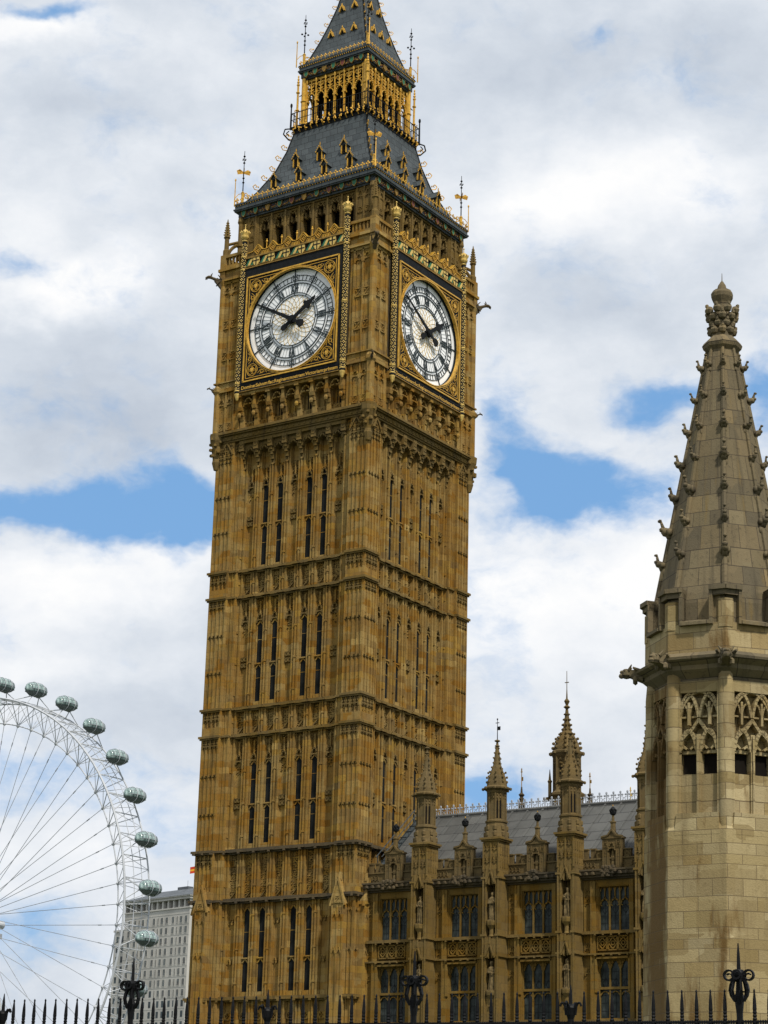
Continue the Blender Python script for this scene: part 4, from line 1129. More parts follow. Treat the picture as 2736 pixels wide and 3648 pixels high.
def turret(vane):
    m = MB(FACE); Y0 = 5.55
    m.m = 0
    m.lathe([(.72, 19.88), (.66, 20.2), (.6, 20.75), (.66, 20.8), (.66, 20.9), (.53, 20.95), (.53, 22.45), (.58, 22.5), (.6, 22.62), (.78, 22.72), (.8, 22.8), (.62, 22.9)], 0, Y0, 8, PI / 8)
    for a in range(8):
        t = PI / 8 + a * PI / 4; cx, cy = math.cos(t), math.sin(t)
        m.tube((.53 * cx, Y0 + .53 * cy, 20.9), (.53 * cx, Y0 + .53 * cy, 22.6), .055, 5)
        m.blob(.80 * cx, Y0 + .80 * cy, 22.74, .10, .10, .10, 5)
        for q in range(2): m.blob((.62 - .04 * q) * cx, Y0 + (.62 - .04 * q) * cy, 20.1 + .35 * q, .15, .15, .2, 5)
        t2 = t + PI / 8; n = Vector((math.cos(t2), math.sin(t2))); e = Vector((-n.y, n.x)); ap = .53 * math.cos(PI / 8)
        for q in (-.09, .09):
            c_ = n * (ap + .005) + e * q
            m.m = 1
            if a % 2 == 0: m.add([(c_.x - e.x * .05, Y0 + c_.y - e.y * .05, 21.0), (c_.x + e.x * .05, Y0 + c_.y + e.y * .05, 21.0), (c_.x + e.x * .05, Y0 + c_.y + e.y * .05, 22.0), (c_.x, Y0 + c_.y, 22.12), (c_.x - e.x * .05, Y0 + c_.y - e.y * .05, 22.0)], [(0, 1, 2, 3, 4)])
            m.m = 0
            for z in (22.2, 22.38): m.blob(c_.x, Y0 + c_.y, z, .06, .06, .07, 4)
    prof = [(.6, 22.88), (.58, 23.1), (.5, 23.45), (.36, 23.8), (.24, 24.15), (.17, 24.6), (.11, 25.1), (.06, 25.5)]
    m.lathe(prof, 0, Y0, 8, PI / 8)
    for j, z in enumerate((23.15, 23.42, 23.7, 23.98, 24.26, 24.55, 24.85, 25.15)):
        r = [p for p in prof if p[1] <= z][-1][0] * .95
        for a in range(0, 8, 1 if j < 3 else 2):
            t = PI / 8 + a * PI / 4; s_ = .085 - j * .005; m.blob((r + .03) * math.cos(t), Y0 + (r + .03) * math.sin(t), z, s_, s_, s_, 5)
    for z, r in ((25.25, .15), (25.55, .17)): m.lathe([(.05, z - .06), (r, z), (r, z + .04), (.05, z + .1)], 0, Y0, 8)
    if vane:
        m.m = 2; m.tube((0, Y0, 25.5), (0, Y0, 26.9), .03, 5, .015); m.box(-.02, .2, Y0 - .012, Y0 + .012, 26.2, 26.42); m.blob(0, Y0, 26.85, .05, .05, .07, 5); m.box(-.12, .12, Y0 - .015, Y0 + .015, 26.62, 26.66)
    return m.mesh('crocketed_turret', [STONE_T, VOID, BLACK])
BM, TU, TV = buttress(), turret(False), turret(True)
for i, x in enumerate(BX):
    link('buttress', BM, range_, 0, Vector((x - 6.2, 0, 0))); link('crocketed_turret', TV if i in (1, 3) else TU, range_, 0, Vector((x - 6.2, 0, 0)))
# --- lead roof with rolls and iron ridge cresting
m = MB(); m.m = 0
XR = 6.95
m.add([(XR, -4.75, 18.5), (XE, -4.75, 18.5), (XE, 0, 22.45), (XR, 0, 22.45), (XR, 4.75, 18.5), (XE, 4.75, 18.5), (XR, -4.75, 17.4), (XE, -4.75, 17.4), (XR, 4.75, 17.4), (XE, 4.75, 17.4)],
      [(0, 1, 2, 3), (3, 2, 5, 4), (0, 3, 4), (1, 5, 2), (0, 4, 8, 6), (1, 7, 9, 5), (6, 8, 9, 7), (0, 6, 7, 1), (4, 5, 9, 8)])
x = XR + .1
while x < XE: m.tube((x, -4.7, 18.56), (x, -.05, 22.44), .075, 5); x += 1.05
m.tube((XR, 0, 22.47), (XE, 0, 22.47), .13, 6)
roof = rpart(m, 'lead_roof', LEAD)
m = MB(); x = XR + .3
while x < XE:
    m.tube((x, 0, 22.5), (x, 0, 23.02), .04, 5); m.blob(x, 0, 23.08, .075, .06, .10, 5)
    for s in (-1, 1): m.blob(x + s * .12, 0, 22.93, .085, .06, .07, 5)
    for s in (-1, 1): m.path([(x + s * .02, 0, 22.55), (x + s * .15, 0, 22.62), (x + s * .19, 0, 22.76), (x + s * .08, 0, 22.82)], .025, 4)
    x += .46
m.tube((XR, 0, 22.58), (XE, 0, 22.58), .03, 4)
link('ridge_cresting', m.mesh('ridge_cresting', [GSTEEL]), roof)
m = MB(); m.add([(6.5, -4.6, 18.75), (6.9, -4.6, 18.75), (6.9, -.3, 22.35), (6.5, -.3, 22.35), (6.5, -4.6, 18.5), (6.9, -4.6, 18.5), (6.9, -.3, 22.1), (6.5, -.3, 22.1)], [(0, 1, 2, 3), (4, 7, 6, 5), (0, 4, 5, 1), (3, 2, 6, 7), (0, 3, 7, 4), (1, 5, 6, 2)])
for i in range(9): y = -4.4 + i * .5; m.tube((6.46, y, 18.95 + i * .42), (6.93, y, 18.95 + i * .42), .03, 4)
m.tube((6.48, -4.5, 19.5), (6.48, -.3, 23.0), .035, 5); m.tube((6.9, -4.5, 19.5), (6.9, -.3, 23.0), .03, 5)
for y, z in ((-4.3, 18.9), (-2.4, 20.5), (-.4, 22.2)): m.tube((6.48, y, z), (6.48, y, z + .75), .03, 5)
rpart(m, 'roof_ladder', IRONROOF)

# ================================================================== statues in the niches
def statue_mesh(seed):
    rnd = random.Random(seed); m = MB(FACE); n = 12
    prof = [(0, .20, .15), (.12, .21, .16), (.45, .19, .15), (.75, .17, .13), (.95, .165, .125), (1.12, .20, .125), (1.22, .21, .12), (1.29, .12, .09), (1.33, .06, .06), (1.37, .075, .08), (1.45, .09, .1), (1.53, .08, .09), (1.585, .03, .03)]
    vs = []; fs = []
    for j, (z, a, b) in enumerate(prof):
        for i in range(n):
            t = 2 * PI * i / n; k = 1 + (.16 * math.sin(5 * t + seed) * (1 if z < 1.1 else 0))       # folds of the robe
            vs.append((a * k * math.cos(t) + .03 * math.sin(z * 3 + seed), b * k * math.sin(t), z))
    for j in range(len(prof) - 1):
        for i in range(n): fs.append((j * n + i, j * n + (i + 1) % n, (j + 1) * n + (i + 1) % n, (j + 1) * n + i))
    fs += [tuple(range(n))[::-1], tuple((len(prof) - 1) * n + i for i in range(n))]
    m.add(vs, fs)
    e = rnd.uniform(-.05, .1)
    for s in (-1, 1):                                 # bent arms and hands holding a staff or book
        m.tube((s * .19, 0, 1.2), (s * .25, .04, .95), .065, 7, .055); m.tube((s * .25, .04, .95), (s * (.08 + e * s), .19, .98 + .08 * s * (seed % 3 - 1)), .055, 7, .04)
        m.blob(s * (.07 + e * s), .2, .99 + .08 * s * (seed % 3 - 1), .05, .05, .05, 6)
    if seed % 2: m.tube((.2, .2, .05), (.13, .2, 1.45), .022, 6)
    else: m.box(-.09, .09, .19, .25, .92, 1.1)
    m.blob(0, .095, 1.455, .022, .03, .03, 5); m.lathe([(.085, 1.51), (.095, 1.55), (.07, 1.6)], 0, 0, 10) if seed % 3 == 0 else m.blob(0, -.02, 1.52, .09, .09, .08, 8)
    m.box(-.22, .22, -.16, .18, -.04, .03)
    return m.mesh('statue', [STATUE])
where = ['buttress nearest the clock tower', 'second buttress from the clock tower', 'third buttress from the clock tower', 'last buttress beside the octagonal turret']
for r_, (zc, nm) in enumerate(((15.24, 'upper'), (11.38, 'lower'))):
    for i, x in enumerate(BX):
        o = link('statue', statue_mesh(r_ * 4 + i + 1), None, 0, Vector((x, -5.93, zc)))
        tag(o, 'robed stone statue in the %s niche of the %s' % (nm, where[i]), 'statue', 'statues in the niches of the palace range')

# ================================================================== turret and spirelets beyond the ridge
RT = thing('rear_turret', 'tall octagonal stone turret with a crocketed cap rising behind the lead roof', 'turret', (10.4, 12, 0))
m = MB(); m.lathe([(1.1, 0.02), (1.1, 25.3), (1.25, 25.45), (1.25, 25.6), (.98, 25.75), (.86, 26.0), (.86, 27.9), (.95, 28.05), (1.05, 28.3), (1.05, 28.42), (.9, 28.5)], 0, 0, 8, PI / 8)
for a in range(8):
    t = PI / 8 + a * PI / 4; m.tube((.86 * math.cos(t), .86 * math.sin(t), 25.7), (.86 * math.cos(t), .86 * math.sin(t), 28.2), .09, 5)
    m.blob(1.07 * math.cos(t), 1.07 * math.sin(t), 28.3, .16, .16, .15, 5)
    t += PI / 8
    for z in (25.9, 26.4, 27.6, 27.85): m.blob(.8 * math.cos(t), .8 * math.sin(t), z, .14, .14, .12, 5)
m.build('shaft', STONE_T, RT)
m = MB()
for a in range(8):
    t = a * PI / 4; n = Vector((math.cos(t), math.sin(t))); e = Vector((-n.y, n.x)) * .12; c_ = n * (.86 * math.cos(PI / 8) + .01)
    m.add([(c_.x - e.x, c_.y - e.y, 26.7), (c_.x + e.x, c_.y + e.y, 26.7), (c_.x + e.x, c_.y + e.y, 27.3), (c_.x, c_.y, 27.5), (c_.x - e.x, c_.y - e.y, 27.3)], [(0, 1, 2, 3, 4)])
m.build('louvre_opening', VOID, RT)
m = MB(); prof = [(.9, 28.48), (.86, 28.8), (.7, 29.3), (.46, 29.75), (.27, 30.15), (.2, 30.6), (.14, 31.2), (.08, 31.8)]
m.lathe(prof, 0, 0, 8, PI / 8)
for j, z in enumerate((28.75, 29.1, 29.45, 29.8, 30.15, 30.5, 30.9, 31.3)):
    r = [p for p in prof if p[1] <= z][-1][0]
    for a in range(8): t = PI / 8 + a * PI / 4; s_ = .14 - j * .01; m.blob((r + .02) * math.cos(t), (r + .02) * math.sin(t), z, s_, s_, s_, 5)
m.v = [(x, y, 28.45 + (z - 28.48) * .9) for x, y, z in m.v]; m.build('crocketed_cap', STONE_T, RT)
m = MB(); m.lathe([(.08, 31.7), (.24, 31.85), (.08, 32.0), (.2, 32.3), (.06, 32.5), (.03, 33.2)], 0, 0, 8); m.tube((0, 0, 33), (0, 0, 34.6), .03, 5, .02); m.box(-.15, .15, -.02, .02, 33.7, 33.76); m.v = [(x, y, 28.45 + (z - 28.48) * .9) for x, y, z in m.v]; m.build('finial', STONE_T, RT)
for s in (-1, 1):
    m = MB(); m.lathe([(.13, 25.2), (.13, 26.4), (.18, 26.5), (.1, 26.6), (.02, 27.3)], s * 1.1, -.35, 6); m.box(min(s * .8, s * 1.55), max(s * .8, s * 1.55), -.45, -.2, 25.2, 25.45); m.build('side_pinnacle', STONE_T, RT)
    for q in range(5): pass
lab = ['slim dark spirelet with gilt vane between the second turret and tall rear turret', 'slim dark spirelet with gilt vane just right of the tall rear turret', 'lone gilt vane tip above the ridge beside the pale octagonal turret']
for (x, zb, zt), l_ in zip(((6.94, 24.3, 27.64), (12.12, 24.2, 26.92), (15.09, 23.4, 25.75)), lab):
    t_ = thing('spirelet', l_, 'spirelet', (x, 12, 0), 'spirelets beyond the roof ridge')
    m = MB(); h = zt - zb
    if zb > 24: m.lathe([(.5, .03), (.5, zb - .2), (.42, zb), (.2, zb + h * .2), (.3, zb + h * .24), (.14, zb + h * .3), (.12, zb + h * .42), (.22, zb + h * .46), (.08, zb + h * .5), (.05, zb + h * .62)], 0, 0, 8)
    else: m.lathe([(.3, .03), (.3, zb - .2), (.1, zb + h * .5)], 0, 0, 8)
    for q in range(5):
        for a in range(4): m.blob((.33 - .05 * q) * math.cos(a * PI / 2), (.33 - .05 * q) * math.sin(a * PI / 2), zb + h * (.04 + .085 * q), .07, .07, .07, 5)
    m.build('spire', STONE_S, t_)
    m = MB(); m.tube((0, 0, zb + h * .5), (0, 0, zt), .03, 5); m.box(-.03, .12, -.012, .012, zb + h * .74, zb + h * .82); m.blob(0, 0, zt - .25, .09, .05, .05, 5); m.blob(0, 0, zt - .12, .05, .05, .1, 5)
    m.build('vane', GOLDD if zb > 24 else GOLDP, t_)

# ================================================================== pale octagonal turret on the right
TX, TY = 49.76, -49.21
ROT0 = math.atan2(-107.78228 - TY, 76.5295 - TX) + R(2.0)            # an arris looks at the viewer
tur = thing('octagonal_turret', 'pale cream octagonal stone turret with a grey crocketed stone spire, nearest building on the right', 'turret', (TX, TY, 0))
tur.rotation_mode = 'QUATERNION'
from mathutils import Quaternion
tur.rotation_quaternion = Quaternion((-.4156, .9095, 0), R(1.15))
tur.location = Vector((TX, TY, 0)) + (Vector((0, 0, 16.)) - tur.rotation_quaternion @ Vector((0, 0, 16.)))
tur.location.z = 0
def oct_face(i, ap):
    a = ROT0 + PI / 8 + i * PI / 4; n = Vector((math.cos(a), math.sin(a))); e = Vector((-n.y, n.x))
    return lambda u, d, z: (n.x * (ap + d) + e.x * u, n.y * (ap + d) + e.y * u, z)
RC = 2.36; AP = RC * math.cos(PI / 8); HW = RC * math.sin(PI / 8)
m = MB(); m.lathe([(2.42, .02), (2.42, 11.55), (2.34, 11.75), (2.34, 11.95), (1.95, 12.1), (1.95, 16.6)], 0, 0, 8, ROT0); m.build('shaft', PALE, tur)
m = MB()
for i in range(8):                                                       # rounded shafts on the arrises
    a = ROT0 + i * PI / 4; c_, s_ = math.cos(a), math.sin(a)
    m.lathe([(.16, 10.2), (.2, 11.4), (.24, 11.9), (.25, 15.85), (.2, 16.5)], 2.16 * c_, 2.16 * s_, 10, a)
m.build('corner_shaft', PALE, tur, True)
m = MB()
for i in range(8):                                                       # two-light blind tracery of each side
    m.T = oct_face(i, AP); B0, B1 = -.36, -.12
    m.box(-.66, .66, B0, -.16, 11.75, 13.25); m.plate([(-.72, 11.4), (.72, 11.4), (.66, 12.05), (-.66, 12.05)], -.3, .06)
    for q in (-1, 1): m.cbox(q * .68, .13, B0, -.02, 11.9, 16.)
    m.cbox(0, .13, B0, -.06, 12.0, 14.45); m.cbox(0, .06, B0, 0., 12., 14.4)
    m.box(-.75, .75, B0, -.08, 15.75, 16.1)
    for q in (-.33, .33):
        ap = arch_pts(q, .56, 13.95, .62, 6); m.strip(ap, .10, B0, -.06)
        m.box(q - .24, q + .24, B0 - .02, -.2, 13.88, 13.98)
        for s in (-1, 1): m.strip([(q + s * .26, 13.98), (q + s * .16, 14.1), (q + s * .07, 14.02)], .06, B0, -.1)
    m.strip([(-.36, 14.5), (-.2, 14.62), (0, 14.9), (.2, 14.62), (.36, 14.5)], .09, B0, -.07); m.strip([(-.62, 14.0), (-.5, 14.35), (-.3, 14.55)], .08, B0, -.07); m.strip([(.62, 14.0), (.5, 14.35), (.3, 14.55)], .08, B0, -.07)
    for q in (-.33, .33): m.strip(arch_pts(q, .62, 15.0, .7, 6), .08, B0, -.09); m.cbox(q, .07, B0, -.1, 14.75, 15.45)
    for q in (-.5, -.17, .17, .5): m.strip(arch_pts(q, .28, 15.1, .3, 3), .05, B0, -.13); m.cbox(q - .0, .16, B0, -.16, 14.98, 15.03)
    m.strip(arch_pts(0, 1.24, 15.05, .72, 6), .06, B0, -.11)
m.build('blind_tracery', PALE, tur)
for i in range(8):
    m = MB(oct_face(i, AP))
    for q in (-.33, .33): m.box(q - .24, q + .24, -.38, -.335, 13.26, 13.9)
    if i in (0, 1, 2, 5, 6, 7): m.build('belfry_opening', VOID, tur)
m = MB(); m.lathe([(2.0, 15.9), (2.2, 16.05), (2.22, 16.2), (2.5, 16.42), (2.52, 16.55), (2.78, 16.7), (2.8, 16.78), (2.5, 16.95)], 0, 0, 8, ROT0); m.build('cornice', GREYST, tur)
m = MB(); m.lathe([(2.44, 16.85), (2.44, 17.85), (2.2, 17.86), (2.2, 17.3), (1.9, 17.3)], 0, 0, 8, ROT0)
for i in range(8):
    a = ROT0 + i * PI / 4; m.lathe([(.3, 17.7), (.3, 18.6)], 2.16 * math.cos(a), 2.16 * math.sin(a), 8, a)
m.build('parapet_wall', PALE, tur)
m = MB(); APP = 2.44 * math.cos(PI / 8); HP = 2.44 * math.sin(PI / 8)
for i in range(8):
    m.T = oct_face(i, APP)
    m.add([(-.45, -.24, 17.83), (.45, -.24, 17.83), (.45, .16, 17.8), (-.45, .16, 17.8), (-.45, -.24, 18.05), (.45, -.24, 18.05), (.45, .16, 17.9), (-.45, .16, 17.9)], MB.HEX)
    for s in (-1, 1):
        m.cbox(s * .49, .10, -.25, .12, 17.8, 19.0)                      # upright mouldings
        u0, u1 = sorted((s * .44, s * (HP + .05))); v0, v1 = sorted((s * .44, s * (HP - .05)))
        m.plate([(u0, 18.86), (u1, 18.86), (u1, 19.0), (u0, 19.0)], -.27, .17); m.plate([(u0, 18.7), (u1, 18.7), (u1, 18.86), (u0, 18.86)], -.26, .08)
        m.box(v0, v1, -.22, -.06, 17.85, 18.72)
m.build('battlement', GREYST, tur)
SPR = [(2.2, 17.4), (2.17, 18.6), (.47, 27.75)]
m = MB(); m.lathe(SPR, 0, 0, 8, ROT0)
for i in range(8):
    a = ROT0 + i * PI / 4; c_, s_ = math.cos(a), math.sin(a); m.tube((2.16 * c_, 2.16 * s_, 18.6), (.48 * c_, .48 * s_, 27.7), .10, 6, .06)
m.build('stone_spire', GREYST, tur)
ck = MB()
ck.path([(-.12, 0, -.42), (.05, 0, -.22), (.14, 0, .0)], .09, 6); ck.blob(.16, 0, -.02, .13, .12, .12, 6); ck.blob(.25, 0, .05, .08, .10, .07, 5); ck.tube((.2, 0, .06), (.24, 0, .26), .055, 5, .035); ck.blob(.26, 0, .27, .07, .07, .05, 5)
for s in (-1, 1): ck.blob(.06, s * .10, -.06, .10, .07, .11, 5); ck.blob(.0, s * .07, -.3, .08, .06, .14, 5)
ckm = ck.mesh('crocket', [GREYST], True)
for i in range(8):
    a = ROT0 + i * PI / 4
    for j in range(7):
        z = 20.35 + j * 1.12; r = 2.17 - (z - 18.6) / 9.15 * 1.70; o = link('crocket', ckm, tur, a, Vector((r * math.cos(a), r * math.sin(a), z))); sc = (1.08 - j * .045) * random.uniform(.85, 1.15); o.scale = (sc, sc * random.uniform(.85, 1.1), sc * random.uniform(.9, 1.15)); o.rotation_euler.y = random.uniform(-.12, .2)
m = MB(); m.lathe([(.42, 27.8), (.62, 28.0), (.66, 28.12), (.6, 28.22), (.42, 28.4)], 0, 0, 8, ROT0); m.lathe([(.38, 28.3), (.34, 28.7), (.36, 29.0), (.26, 29.3), (.25, 29.55)], 0, 0, 10)
for j in range(4):
    for i in range(8):
        a = ROT0 + i * PI / 4 + (j % 2) * PI / 8; r = (.36, .33, .41, .46)[j]; z = 28.62 + j * .24; m.blob(r * math.cos(a), r * math.sin(a), z, .15, .15, .15, 6); m.blob((r + .08) * math.cos(a), (r + .08) * math.sin(a), z + .13, .07, .07, .08, 5)
m.lathe([(.24, 29.5), (.27, 29.65), (.36, 29.85), (.37, 29.98), (.3, 30.1), (.17, 30.15), (.13, 30.3), (.04, 30.45)], 0, 0, 10); m.tube((0, 0, 30.4), (0, 0, 30.75), .02, 5, .008)
m.v = [(x, y, z - .3) for x, y, z in m.v]
m.build('foliate_finial', GREYST, tur)
gm_ = MB()
gm_.add([(0, -.22, -.15), (0, .22, -.15), (0, .25, .25), (0, -.25, .25), (.55, -.13, .02), (.55, .13, .02), (.55, .14, .26), (.55, -.14, .26)], MB.HEX)
gm_.blob(.66, 0, .14, .24, .19, .19, 8); gm_.blob(.86, 0, .06, .12, .13, .10, 6); gm_.blob(.84, 0, .2, .1, .1, .07, 6)
for s in (-1, 1): gm_.tube((.56, s * .14, .25), (.46, s * .26, .42), .07, 5, .02); gm_.blob(.72, s * .13, .24, .06, .06, .06, 5); gm_.tube((.1, s * .2, .2), (.4, s * .34, .3), .1, 5, .04); gm_.blob(.3, s * .2, -.08, .12, .09, .14, 5)
gmh = gm_.mesh('gargoyle', [GREYST])
for i in range(8):
    a = ROT0 + i * PI / 4; link('gargoyle', gmh, tur, a, Vector((2.5 * math.cos(a), 2.5 * math.sin(a), 16.6))).scale = (.78, .9, .9)

# ================================================================== big observation wheel across the river
HUB = (-345.754, 312.414, 64.505)
wh = thing('observation_wheel', 'giant white steel observation wheel with glass capsules seen far off on the left', 'ferris wheel', (HUB[0], HUB[1], 0))
HZ = HUB[2]
def WP(r, a, d): return (-r * math.cos(a), -d, HZ + r * math.sin(a))     # a is measured as seen from this side
PH0 = 1.68103; ST = R(11.25) / 2
m = MB()
def arc(r, d, rad, n=128):
    for i in range(n): m.tube(WP(r, 2 * PI * i / n, d), WP(r, 2 * PI * (i + 1) / n, d), rad, 6)
arc(62, 5, .30); arc(62, -5, .22); arc(55.5, 0, .18); arc(62.4, 1.6, .10); arc(62.4, -1.6, .10)
for i in range(64):
    a = PH0 + (i + .5) * ST; b = a + ST / 2; c2 = a + ST
    I = WP(55.5, a, 0); O1 = WP(62, a, 5); O2 = WP(62, a, -5); N1 = WP(62, b, 5); N2 = WP(62, b, -5); I2 = WP(55.5, c2, 0)
    for p, q, r in ((I, O1, .12), (I, O2, .12), (O1, O2, .16), (I2, N1, .08), (I2, N2, .08), (I, N1, .08), (I, N2, .08), (O1, N2, .07)): m.tube(p, q, r, 5)
    m.blob(*I, .55, .55, .55, 6)
m.build('rim_truss', WHITE, wh)
for i in range(64):
    a = PH0 + (i + .5) * ST; s = 1 if i % 2 else -1
    c_ = MB(); p = Vector(WP(55.5, a, 0)); q = Vector(WP(2.2, a + s * .9, 4.5 * s)); c_.tube(p, q, .085, 5); t = p.lerp(q, .09); t2 = p.lerp(q, .11); c_.tube(t, t2, .16, 5)
    c_.build('spoke_cable', GSTEEL, wh)
m = MB()
m.tube((0, -7, HZ), (0, 14.2, HZ + .3), 1.05, 14); m.tube((0, 12.5, HZ + .3), (0, 14.6, HZ + .3), 1.2, 12); m.tube((0, -6, HZ), (0, -4, HZ), 3., 16); m.tube((0, 4, HZ), (0, 6, HZ), 3., 16)
m.build('spindle', WHITE, wh)
m = MB(); m.box(-1.3, 1.3, 5, 13.6, HZ - 3.7, HZ - 2.3); m.tube((0, 12.5, HZ - 2.4), (0, 12.5, HZ - .5), .3, 6); m.tube((0, 7, HZ - 2.4), (0, 7, HZ - .5), .3, 6); m.build('maintenance_gantry', GSTEEL, wh)
for dx in (-13, 13):
    m = MB(); m.tube((dx * .1, 3, HZ - .5), (dx * .6, 13.5, HZ * .45), 1.2, 12, 1.5); m.tube((dx * .6, 13.5, HZ * .45), (dx, 24, .05), 1.5, 12, 1.1); m.build('support_leg', WHITE, wh)
# --- capsules: egg-shaped glass pod, white mounting hoops, dark floor
CG, TT, bb = newmat('green_tinted_glass')
gg = TT.n.new('ShaderNodeTexCoord'); px_, py_, pz_ = TT.sep(gg.outputs['Object'])
nz_ = TT.noise(TT.comb(TT.math('MULTIPLY', py_, 1.6), TT.math('MULTIPLY', px_, 1.6), TT.math('MULTIPLY', pz_, .7)), 1., 4, .7)
TT.put(bb.inputs['Base Color'], TT.ramp(nz_, [(.34, (.035, .06, .06)), (.45, (.14, .21, .20)), (.55, (.28, .38, .365)), (.7, (.42, .50, .49))]))
bb.inputs['Roughness'].default_value = .12
FLOOR = plain('grey_capsule_floor', (.12, .14, .145), .5)
def egg(m, a, b, s0, s1, zlo=-1., zhi=1., n=14, k=10):
    """ellipsoid along y (half length a, radius b), clipped in height, swollen by s0"""
    vs = []; fs = []
    for j in range(k + 1):
        t = -1 + 2 * j / k; y = a * math.sin(t * PI / 2); r = b * math.cos(t * PI / 2) ** .75 * s0
        for i in range(n):
            q = 2 * PI * i / n; z = max(zlo * b, min(zhi * b, r * math.sin(q))); vs.append((r * math.cos(q), y, z))
    for j in range(k):
        for i in range(n): fs.append((j * n + i, j * n + (i + 1) % n, (j + 1) * n + (i + 1) % n, (j + 1) * n + i))
    m.add(vs, fs + [tuple(range(n))[::-1], tuple(k * n + i for i in range(n))])
g1 = MB(); egg(g1, 3.9, 2.05, 1., 1., -.45, 1.); g1m = g1.mesh('capsule', [CG], True)
g2 = MB(); egg(g2, 3.75, 2.08, 1., 1., -1., -.42); g2m = g2.mesh('capsule_floor', [FLOOR])
hoops = []
for y in (-1.3, 1.3):
    g3 = MB()
    for i in range(24):
        r = 2.1 * math.cos(math.asin(abs(y) / 3.9)) ** .75 + .06; a, b = 2 * PI * i / 24, 2 * PI * (i + 1) / 24; g3.tube((r * math.cos(a), y, r * math.sin(a)), (r * math.cos(b), y, r * math.sin(b)), .10, 5)
    hoops.append(g3.mesh('mounting_hoop', [WHITE]))
g4 = MB()
for y in (-2.9, -2.1, 0, 2.1, 2.9):
    r = 2.06 * math.cos(math.asin(abs(y) / 3.9)) ** .75 + .02
    for i in range(13): a, b = PI * i / 12 * 1.2 - .3, PI * (i + 1) / 12 * 1.2 - .3; g4.tube((r * math.cos(a), y, r * math.sin(a)), (r * math.cos(b), y, r * math.sin(b)), .05, 4)
for z in (-.1, .95):
    for s in (-1, 1):
        for j in range(10):
            y0, y1 = -3.6 + j * .72, -3.6 + (j + 1) * .72
            def xx(y): r = 2.06 * math.cos(math.asin(min(1, abs(y) / 3.9))) ** .75 + .02; return math.sqrt(max(.01, r * r - z * z))
            g4.tube((s * xx(y0), y0, z), (s * xx(y1), y1, z), .05, 4)
g4m = g4.mesh('glazing_bar', [GSTEEL])
for k in range(32):
    a = PH0 + k * R(11.25); p = Vector(WP(66.5, a, 0))
    if p.x < -14 or p.z < 3: continue
    o = link('capsule', g1m, wh, 0, p)
    for n_, me in (('capsule_floor', g2m), ('mounting_hoop', hoops[0]), ('mounting_hoop', hoops[1]), ('glazing_bar', g4m)): link(n_, me, o)
    m = MB()
    for y in (-1.3, 1.3):
        for s in (-1, 1): q = Vector(WP(62, a + s * .045, 5 if y < 0 else -5)) - p; m.tube((0, y, -1.9) if abs(math.cos(a)) < .75 else (-math.cos(a) * -1.9, y, math.sin(a) * -1.9), tuple(q), .14, 5)
    m.build('capsule_bracket', WHITE, o)

# ================================================================== office tower across the river
OA = Vector((-389.0, 463.6)); OB = Vector((-425.8, 471.9)); od = (OB - OA).normalized(); on = Vector((od.y, -od.x))
if on.y > 0: on = -on
OL = (OB - OA).length
off = thing('office_tower', 'pale Portland stone office tower with rows of small windows behind the big wheel', 'office building', (OA.x, OA.y, 0))
OF = lambda u, d, z: (od.x * u + on.x * d, od.y * u + on.y * d, z)
OSTONE = plain('portland_stone', (.46, .445, .41), .85, var=.10, scale=.12, spec=.1)
OSLATE = plain('grey_slate', (.085, .095, .105), .6, var=.2, scale=.4)
OWIN = plain('office_glass', (.03, .045, .048), .2, var=.7, scale=.35, spec=.35)
m = MB(OF); m.box(0, OL, -22, 0, .05, 87.2); m.box(-.3, OL + .3, -22.3, .3, 87.2, 87.7)
for i in range(13): u = -.0 + i * OL / 12; m.box(max(0, u - .45), min(OL, u + .45), -4, -.02, 87.7, 90.4)
m.box(0.01, OL - .01, -22, -3., 87.7, 90.4); m.box(-.5, OL + .5, -22.5, .5, 90.4, 91.3); m.box(-.9, OL + .9, -22.9, .9, 91.3, 91.7)
for k in range(11): m.box(0, OL, 0, .06, 85.3 - 3.6 * k, 85.42 - 3.6 * k)
m.box(OL, OL + 7, -20, -1, .05, 81.3); m.box(OL, OL + 7.3, -20, -.7, 81.3, 82)
m.build('stone_wall', OSTONE, off)
m = MB(OF); m.add([(-1, 1, 91.7), (OL + 1, 1, 91.7), (OL + 1, -23, 91.7), (-1, -23, 91.7), (9, -9, 95.6), (OL - 9, -9, 95.6), (OL - 9, -13, 95.6), (9, -13, 95.6)], MB.HEX); m.box(14, 20, -12, -9.6, 95.5, 96.7); m.tube((16, -11, 96.6), (16, -11, 99), .06, 5); m.build('slate_roof', OSLATE, off)
m = MB(OF); m.box(.3, OL - .3, -3.05, -2.95, 87.75, 90.3); m.build('loggia_back', OWIN, off)
cols = []
for p_ in range(-1, 4):
    for du, wd in ((-5, 1.3), (-2.2, 1.3), (0, .65), (2.4, 1.3)):
        u = 6.8 + 11 * p_ + du
        if .8 < u < OL - .8: cols.append((u, wd))
cols.sort()
wm = {}
for wd in (1.3, .65):
    q = MB(OF); q.m = 0; q.cbox(0, wd, -.05, .03, -1.15, 1.05); q.m = 1; q.cbox(0, wd + .25, 0, .12, -1.3, -1.15); q.cbox(0, .08, 0, .06, -1.1, 1.0); q.cbox(wd / 2 + .06, .1, 0, .1, -1.2, 1.1); q.cbox(-wd / 2 - .06, .1, 0, .1, -1.2, 1.1); wm[wd] = q.mesh('window', [OWIN, OSTONE])
rest_ = MB(OF); cnt_ = 0
for k in range(23):
    for u, wd in cols:
        z = 83.5 - 3.6 * k
        if cnt_ < 98 and k < 11: link('window', wm[wd], off, 0, Vector(OF(u, 0, z))); cnt_ += 1
        else: rest_.cbox(u, wd, -.05, .03, z - 1.15, z + 1.05)
